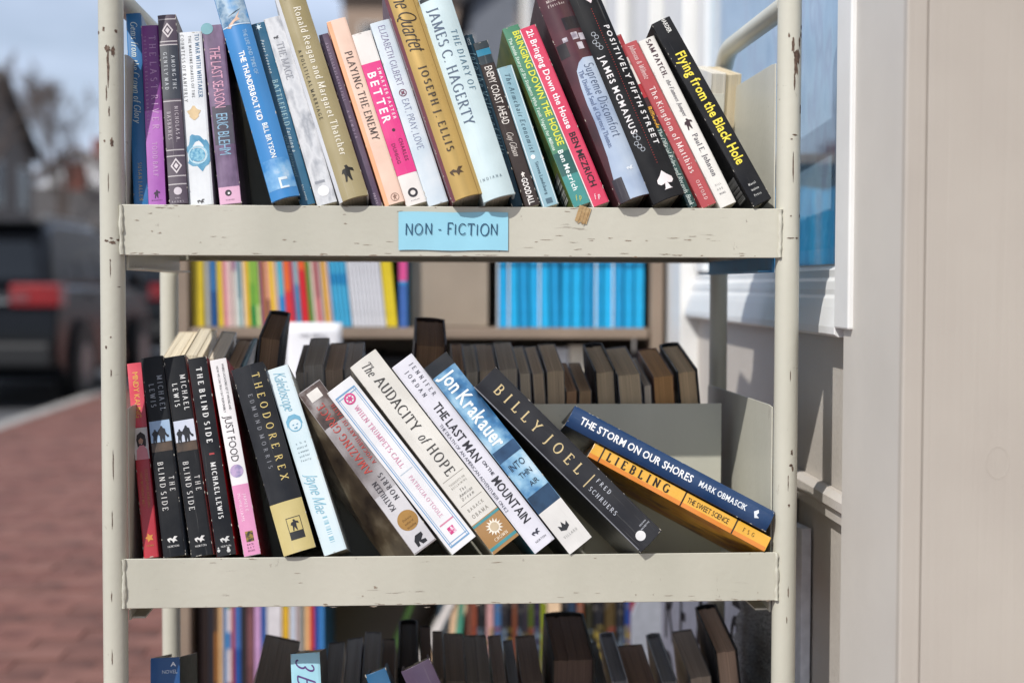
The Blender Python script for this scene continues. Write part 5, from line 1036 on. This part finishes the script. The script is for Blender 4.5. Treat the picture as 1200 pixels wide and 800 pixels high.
# ---- wooden bookcase behind the cart
BKY = 1.235; brot = radians(-3.0)
bkm = mat('8d7c6c', .6, var=.12, scale=8, bump=.1); bkd = mat('9a8c7c', .65, var=.12, scale=6)
Pl = hit(203, 400, Vector((0, BKY, 0)), Vector((0, 1, 0))); Pr = hit(775, 400, Vector((0, BKY, 0)), Vector((0, 1, 0)))
bw_ = (Pr.x-Pl.x); bcx = (Pr.x+Pl.x)/2
bc = thing('bookcase', 'brown wooden bookcase full of magazines standing behind the cart', 'bookcase', (bcx, BKY, 0), brot)
Mb = Matrix.Translation((bcx, BKY, 0)) @ Matrix.Rotation(brot, 4, 'Z'); Mbi = Mb.inverted()
hw_ = bw_/2; dep = .30
for sx in (-1, 1): MB().box(min(sx*hw_, sx*(hw_-.024)), max(sx*hw_, sx*(hw_-.024)), 0, dep, 0, 1.21).obj('side_board', bkm, bc, bevel=.002)
MB().box(-hw_+.029, hw_-.029, dep-.012, dep, .05, 1.205).obj('back_board', bkd, bc)
def bxp_(x): return (Mbi @ hit(x, 380, Mb @ Vector((0, 0, 0)), (Mb.to_3x3() @ Vector((0, 1, 0))))).x
SH = [.10, .475, .866]
for z in SH+[1.205]: MB().box(-hw_+.0285, hw_-.0285, .0, dep-.013, z-.020, z).obj('shelf_board', bkm, bc, bevel=.002)
MB().box(-hw_+.0285, hw_-.0285, .02, .04, 0, .078).obj('plinth', bkm, bc)
MB().box(bxp_(479), bxp_(572), .055, .075, .867, 1.184).obj('front_panel', bkd, bc, bevel=.002)
def bxp(x):                                   # x position on the front plane of the bookcase for a photo column
    P = Mbi @ hit(x, 380, Mb @ Vector((0, 0, 0)), (Mb.to_3x3() @ Vector((0, 1, 0)))); return P.x
def spine(xa, xb, z, h, cols, label, cat='magazine', name='magazine', grp=None, lean=0, setb=.02, dp=.2, rough=.45):
    """one upright magazine or book in the bookcase: cover of one colour, printed bands of the others"""
    x0, x1 = bxp(xa), bxp(xb); t = max(.0022, x1-x0-.0006)
    th_ = radians(lean); M = Mb @ Matrix.Translation((x0, setb, z+.0005+max(0, t*sin(th_)))) @ Matrix.Rotation(-th_, 4, 'Y')
    r = thing(name, label, cat, matrix=M, group=grp); c0 = cols[0] if not isinstance(cols[0], str) else mat(cols[0], rough, coat=.3)
    MB().box(0, t, 0, dp, 0, h).obj('cover', c0, r)
    zt = h
    for (f0, f1, c) in cols[1:]:
        MB().box(.0001, t-.0001, -.0004, 0, h*(1-f1), h*(1-f0)).obj('spine_band', mat(c, rough) if isinstance(c, str) else c, r)
    return r
UP = 'children’s magazines in the upper row of the bookcase'.replace('’', "'")
hT = .272
up = [(224, 237, ['d6bb22'], 'mustard yellow magazine, first at the left end of the upper row'), (238.5, 244, ['a9a8a0'], 'grey-white magazine beside the gap after the mustard one'), (244.5, 252, ['2f6ea4', (.3, .42, '9fc0d4'), (.75, 1, '1a4f86')], 'steel blue magazine near the left end of the upper row'),
(253, 259, ['dcbf2e'], 'yellow magazine right of the steel blue one'), (259.5, 264, ['d98a94', (0, .3, 'd3c6c4')], 'dusty pink magazine, thin, beside the left yellow ones'), (264.5, 270, ['e3c3bd'], 'pale rose magazine'), (270.5, 275.5, ['e9dcd2', (.5, .6, 'b98aa4')], 'off-white magazine with a mauve band'), (276, 280.5, ['a9c4c2', (.4, .8, '7a9fa8')], 'grey-teal magazine'), (281, 284.5, ['e6e0da'], 'white magazine left of the orange-yellow one'),
(285, 290, ['e8b52e', (.0, .2, 'e8913a')], 'orange-yellow magazine left of the green one'), (290.5, 297, ['6fa83a', (.5, .7, '8fb846'), (.85, 1, '2f8a3e')], 'leaf green magazine with a darker foot'), (297.5, 302, ['8bbf4a', (.85, 1, 'c7e08f')], 'light green magazine'), (302.5, 306, ['a34a7c', (.2, .5, 'd98fae')], 'plum magazine'), (306.5, 309.5, ['d5a02e'], 'narrow ochre magazine'), (310, 313.5, ['e39a9a', (.8, 1, '7a2a6a')], 'pink magazine with purple foot'), (314, 319.5, ['efc22c'], 'egg-yolk yellow magazine'), (320, 324, ['d8b7a4', (.0, .5, 'c66f8f')], 'beige magazine with rose upper half'), (324.5, 331, ['4fb3c9', (0, .35, '8fb8c4'), (.78, 1, '1f86c9')], 'turquoise magazine with blue foot'),
(331.5, 339, ['e8682a', (.75, 1, 'd9343a')], 'bright orange magazine with red foot'), (339.5, 343, ['b5325f'], 'crimson magazine'), (343.5, 348.5, ['8fb7bf', (.7, 1, '2f8fb9')], 'soft blue magazine with a deeper blue foot'), (349, 357, ['ea5f26', (.6, 1, 'd0222e')], 'orange magazine turning red at the foot'), (358, 362.5, ['9aa873', (.4, 1, '5f8f34')], 'olive green magazine'), (363, 367, ['dccdbd'], 'beige magazine'), (367.5, 372, ['cf5f6a', (.5, .8, 'a3384a')], 'brick pink magazine'), (372.5, 376, ['c9b4ae'], 'greyish pink magazine'), (376.5, 381.5, ['efb32e'], 'amber magazine'), (382, 385, ['ccb9c4'], 'pale mauve magazine')]
for a, b, c, l in up: spine(a+5*(a-224)/160, b+5*(a-224)/160, .8662, hT+random.uniform(-.004, .004), c, l+', in the bookcase', grp=UP, lean=1.0+4.6*(a-224)/160, setb=.02+random.uniform(0, .006))
for k in range(4): spine(391.5+k*5.0, 396+k*5.0, .8662, hT, ['3fa9d4', (.1, .5, '6fc3dd'), (.62, .7, '1d86bd')], ('first', 'second', 'third', 'fourth')[k]+' of the four sky-blue magazines between the striped colours and the white run', grp='four sky-blue magazines', lean=5.8)
for k in range(9): spine(412.5+k*4.4, 416.6+k*4.4, .8662, hT, ['d5d5da', (.2, .23, 'a9a9b4')], 'white magazine number %d of the run beside the yellow pair' % (k+1) if False else ('first first second third fourth fifth sixth seventh eighth ninth'.split()[k+1])+' from the left in the run of white magazines', grp='run of white magazines', lean=6)
for k, (a, b) in enumerate(((453, 458.3), (459, 464.8))): spine(a, b, .8662, hT, ['ebd02c', (.25, .3, 'd6a81f')], ('left', 'right')[k]+' one of the two lemon yellow magazines after the white run', grp='two lemon yellow magazines', lean=5.6)
spine(467.5, 477, .8662, .262, ['1c9fd0', (.0, .38, '23a8d6'), (.40, .66, 'd8508f'), (.68, 1, '3f66ab')], 'book with blue, pink and indigo spine standing alone beside the empty bay', 'book', 'children_book', lean=.5)
for k in range(14): spine(585+k*12.32, 595.6+k*12.32, .8662, .268+.003*(k % 3), [['14a5de', '1296cf', '1aaee6'][(k*5) % 3], (.54, .57, '0f6f9c')]+([(.02, .98, 'b9cfe0')] if k in () else []), ('first second third fourth fifth sixth seventh eighth ninth tenth eleventh twelfth thirteenth fourteenth'.split()[k])+' from the left of the bright cyan volumes', 'book', 'cyan_volume', grp='matching bright cyan volumes', lean=1.2 if k < 6 else 0)
for k, (x, f0, f1) in enumerate(((583.5, 0, .95), (596.3, 0, .9), (632.5, 0, .9), (699, .35, .9), (719, .0, .6))):
    spine(x-.8, x+1.1, .8662, .27, ['e3ecf2'], ('first', 'second', 'third', 'fourth', 'fifth')[k]+' of the thin white booklets slipped between the cyan volumes', 'booklet', 'thin_booklet', grp='thin white booklets among the cyan volumes', setb=.017)
# middle row
mr = [(232, 262, ['1b1c20'], .26), (263, 292, ['2a2522'], .30), (293, 330, ['14161a'], .27), (331, 372, ['1e1a1a'], .26), (400, 440, ['15151a'], .30), (441, 478, ['121216'], .29), (480, 520, ['3a2a2a'], .27), (538, 556, ['2c5f96'], .30), (558, 578, ['5a3528'], .31), (580, 602, ['6a3f30'], .31), (604, 636, ['4a2c26'], .30), (640, 668, ['d6d9dc'], .31), (669, 706, ['e0d8c6'], .315), (722, 752, ['2a1c1e'], .30)]
nm = ['black folder at the left end', 'brown-black folder, second', 'blue-black box file, third', 'dark album, fourth', 'wide black album behind the grey paperbacks', 'black album left of the tall black hardback', 'dark maroon volume behind the tall black hardback', 'mid blue volume', 'chestnut volume left', 'russet volume', 'wide dark russet volume', 'white folder', 'cream folder', 'dark wine volume at the right end']
for (a, b, c, h), l in zip(mr, nm): spine(a, b, .4752, h+.04, c, l+' in the middle row of the bookcase', 'book', 'large_volume', grp='large volumes in the middle row of the bookcase', setb=.05)
# lower row
lr = [(228, 238, ['2a1f1c']), (239, 245, ['23262f']), (246, 250, ['5c4634', (.5, .8, 'a06a34')]), (251, 256, ['d3ac7c']), (256.5, 260, ['3f7fb4']), (260.5, 266, ['d6cfd4', (.3, .36, '3a8f5a'), (.5, .6, '4a7fb4'), (.8, 1, '8a2f3a')]), (266.5, 270, ['b9505f', (.6, 1, 'a03040')]), (271, 277, ['3f6fb4', (.6, 1, '1f57a4')]), (278, 284, ['2a2a2e']), (285, 293, ['6a4448', (.4, .7, '7a5054')]), (294, 301, ['c79cc9']), (302, 307.5, ['2f5ca4']), (308.5, 326, ['d5d3d6', (.1, .14, '8a8a90'), (.84, .9, 'a9a9ae')]), (327.5, 335, ['ddb030', (0, .35, 'b9b23a')]), (336, 343, ['c3ccd9']), (343.5, 348, ['b9a8a6', (0, .3, '5a6a6a')]), (349, 353, ['8f9690']), (354, 360, ['e3b07a']), (360.5, 365, ['b02a30', (.3, .6, 'cf3a3a')]), (366, 371, ['2f4fa0']), (371.5, 376.5, ['3f86c9'])]
ln_ = ['blackish brown', 'midnight blue', 'brown and tan banded', 'light tan', 'bluebell', 'white with coloured blocks', 'rose red', 'royal blue', 'charcoal', 'brown-mauve', 'lilac', 'cobalt', 'broad white', 'golden yellow', 'pale silver-blue', 'taupe', 'grey-green', 'apricot', 'scarlet', 'ultramarine', 'azure']
for (a, b, c), l in zip(lr, ln_): spine(a, b, .1005, .335, c, l+' picture book in the left half of the lowest bookcase row', 'book', 'picture_book', grp='picture books in the left half of the lowest bookcase row', setb=.03)
spine(452, 462, .1005, .325, ['cfcac4', (0, .9, 'd8d4d0')], 'white board book leaning alone in the dark bay of the lowest row', 'book', 'leaning_book', lean=-27)
spine(466, 480, .1005, .31, ['d9b995'], 'tan leaning book beside the white board book', 'book', 'leaning_book', lean=-27)
spine(425, 430, .1005, .31, ['3a5a2a'], 'thin dark green leaning book in the dark bay', 'book', 'leaning_book', lean=-22)
spine(504, 520, .1005, .33, ['2f4450'], 'slate blue leaning book left of the sea-green one', 'book', 'leaning_book', lean=-4)
spine(523, 531, .1005, .335, ['4f9a82'], 'sea-green book leaning beside the slate blue one', 'book', 'leaning_book', lean=-6)
dl = [(547, 553, '6a4438', 'red-brown'), (553.5, 559, '8f4a34', 'brick'), (560, 570, '1c1e22', 'jet black'), (571, 579, 'c99a9a', 'pink-grey'), (580, 588, '3f6a9a', 'denim blue'), (589, 595, '2a2c34', 'ink'), (596, 601, '14151a', 'black'), (602, 607, '7a4630', 'rust'), (608, 614, '20242c', 'blue-black'), (615, 620, '34303a', 'dusky'), (621, 627, '4a5a1e', 'moss'), (628, 635, '2a2440', 'dark indigo'), (636, 641, '8a9a20', 'acid green'), (643, 659, 'e3c6a4', 'wide cream'), (662, 667, '17191e', 'coal'), (668, 677, '2a3c54', 'navy grey'), (679, 686, '8f4a2a', 'burnt orange'), (689, 697, '2a2a1c', 'dark olive'), (699, 710, '1c1e24', 'sooty'), (712, 724, '4a3c20', 'bronze'), (726, 734, '23252c', 'graphite'), (736, 742, '1f3f86', 'bright navy'), (742.5, 747.5, '9a2030', 'ruby'), (748, 754, '1f3f80', 'deep navy')]
for k, (a, b, c, l) in enumerate(dl):
    bands = [(.05+.0*k, .36, artmat(((.50, c), (.72, '77726e')), 90, detail=1, seed=k)), (.45, .75, artmat(((.46, c), (.58, ['8a7a3a', '7a3a34', '6a7a8a'][k % 3])), 80, detail=1, seed=k+3))] if k not in (0, 13) else []
    spine(a, b, .1005, .33-.004*(k % 3), [c]+bands, l+' spined book in the right half of the lowest bookcase row', 'book', 'adventure_book', grp='books in the right half of the lowest bookcase row', setb=.02)
# white paper notice hanging from the bookcase shelf
Pq = hit(368, 381, Vector((0, 1.16, 0)), Vector((0, 1, 0))); pn_ = thing('paper_notice', 'white paper notice with faint print hanging below the magazines', 'notice', (Pq.x, 1.16, Pq.z-.12), radians(-3))
V = []; Fc = []
for i in range(9):
    for j in range(7): V.append((-.052+.104*i/8, -.006*sin(pi*i/8)-.01*(1-j/6)**2, .125*j/6))
for i in range(8):
    for j in range(6): Fc.append((i*7+j, (i+1)*7+j, (i+1)*7+j+1, i*7+j+1))
o = link('paper', mesh(V, Fc, True), pn_, (mat('e9e9ec', .7, var=.02),)); o.modifiers.new('thickness', 'SOLIDIFY').thickness = .0006
V, Fc, wdt = sans_text('FOR SMALL', 'b'); sc = .05/wdt; link('lettering', mesh([(-.025+a*sc, -.0075, .098+b*.007) for a, b, k in V], Fc), pn_, (mat('8a8a90', .7),))
# ---- things beside the cart at the right
# white board with black looping lines, standing between cart and wall
bdm = mat('e2e4ea', .5)
Pb = hit(880, 760, Vector((0, .30, 0)), Vector((0, 1, 0)))
wb = thing('lettered_board', 'pale board painted with black looping lines, standing between the cart and the wall', 'board', (.385, .44, .0), radians(-84))
MB().box(-.30, .30, 0, .012, .02, .66).obj('board', bdm, wb, bevel=.001)
V = []; Fc = []
for rr in range(4):
    for k in range(7):
        L_ = 'SOBREAD'[(k+rr*3) % 7]; vv, ff, wd_ = stroke_text(L_, .13, .13, False); b = len(V)
        V += [(-.28+k*.08+a*.075, -.0006, .52-rr*.13+c*.105) for a, c, q in vv]; Fc += [tuple(i+b for i in f) for f in ff]
link('painted_lines', mesh(V, Fc), wb, (mat('1c1e24', .6),))
gs = thing('grey_stone_slab', 'rough grey speckled slab standing on edge against the wall right of the cart', 'slab', (.398, .20, 0), radians(2))
sm_ = artmat(((.40, '2a2a2a'), (.47, 'a9a7a2'), (.56, '6a6a68'), (.62, 'cfccc6')), 380, rough=.95, detail=3)
rn = random.Random(9); V = []; Fc = []
for i in range(41):
    z = .648*i/40
    for (x, y) in ((0, 0), (.011, 0), (.011, .4), (0, .4)): V.append((x+rn.uniform(-.0012, .0012), y+rn.uniform(-.0012, .0012), z))
for i in range(40):
    for k in range(4): Fc.append((i*4+k, i*4+(k+1) % 4, (i+1)*4+(k+1) % 4, (i+1)*4+k))
Fc += [(3, 2, 1, 0), (160, 161, 162, 163)]
link('slab', mesh(V, Fc), gs, (sm_,))
pz_ = thing('grey_panel', 'plain light grey panel standing behind the cart beside the bookcase', 'panel', (.37, .95, 0), radians(4))
MB().prism([(-.03, 0), (.045, 0), (.045, .40), (-.018, .40), (-.03, .37)], 'y', 0, .012).obj('panel', mat('a3a8b4', .6), pz_)
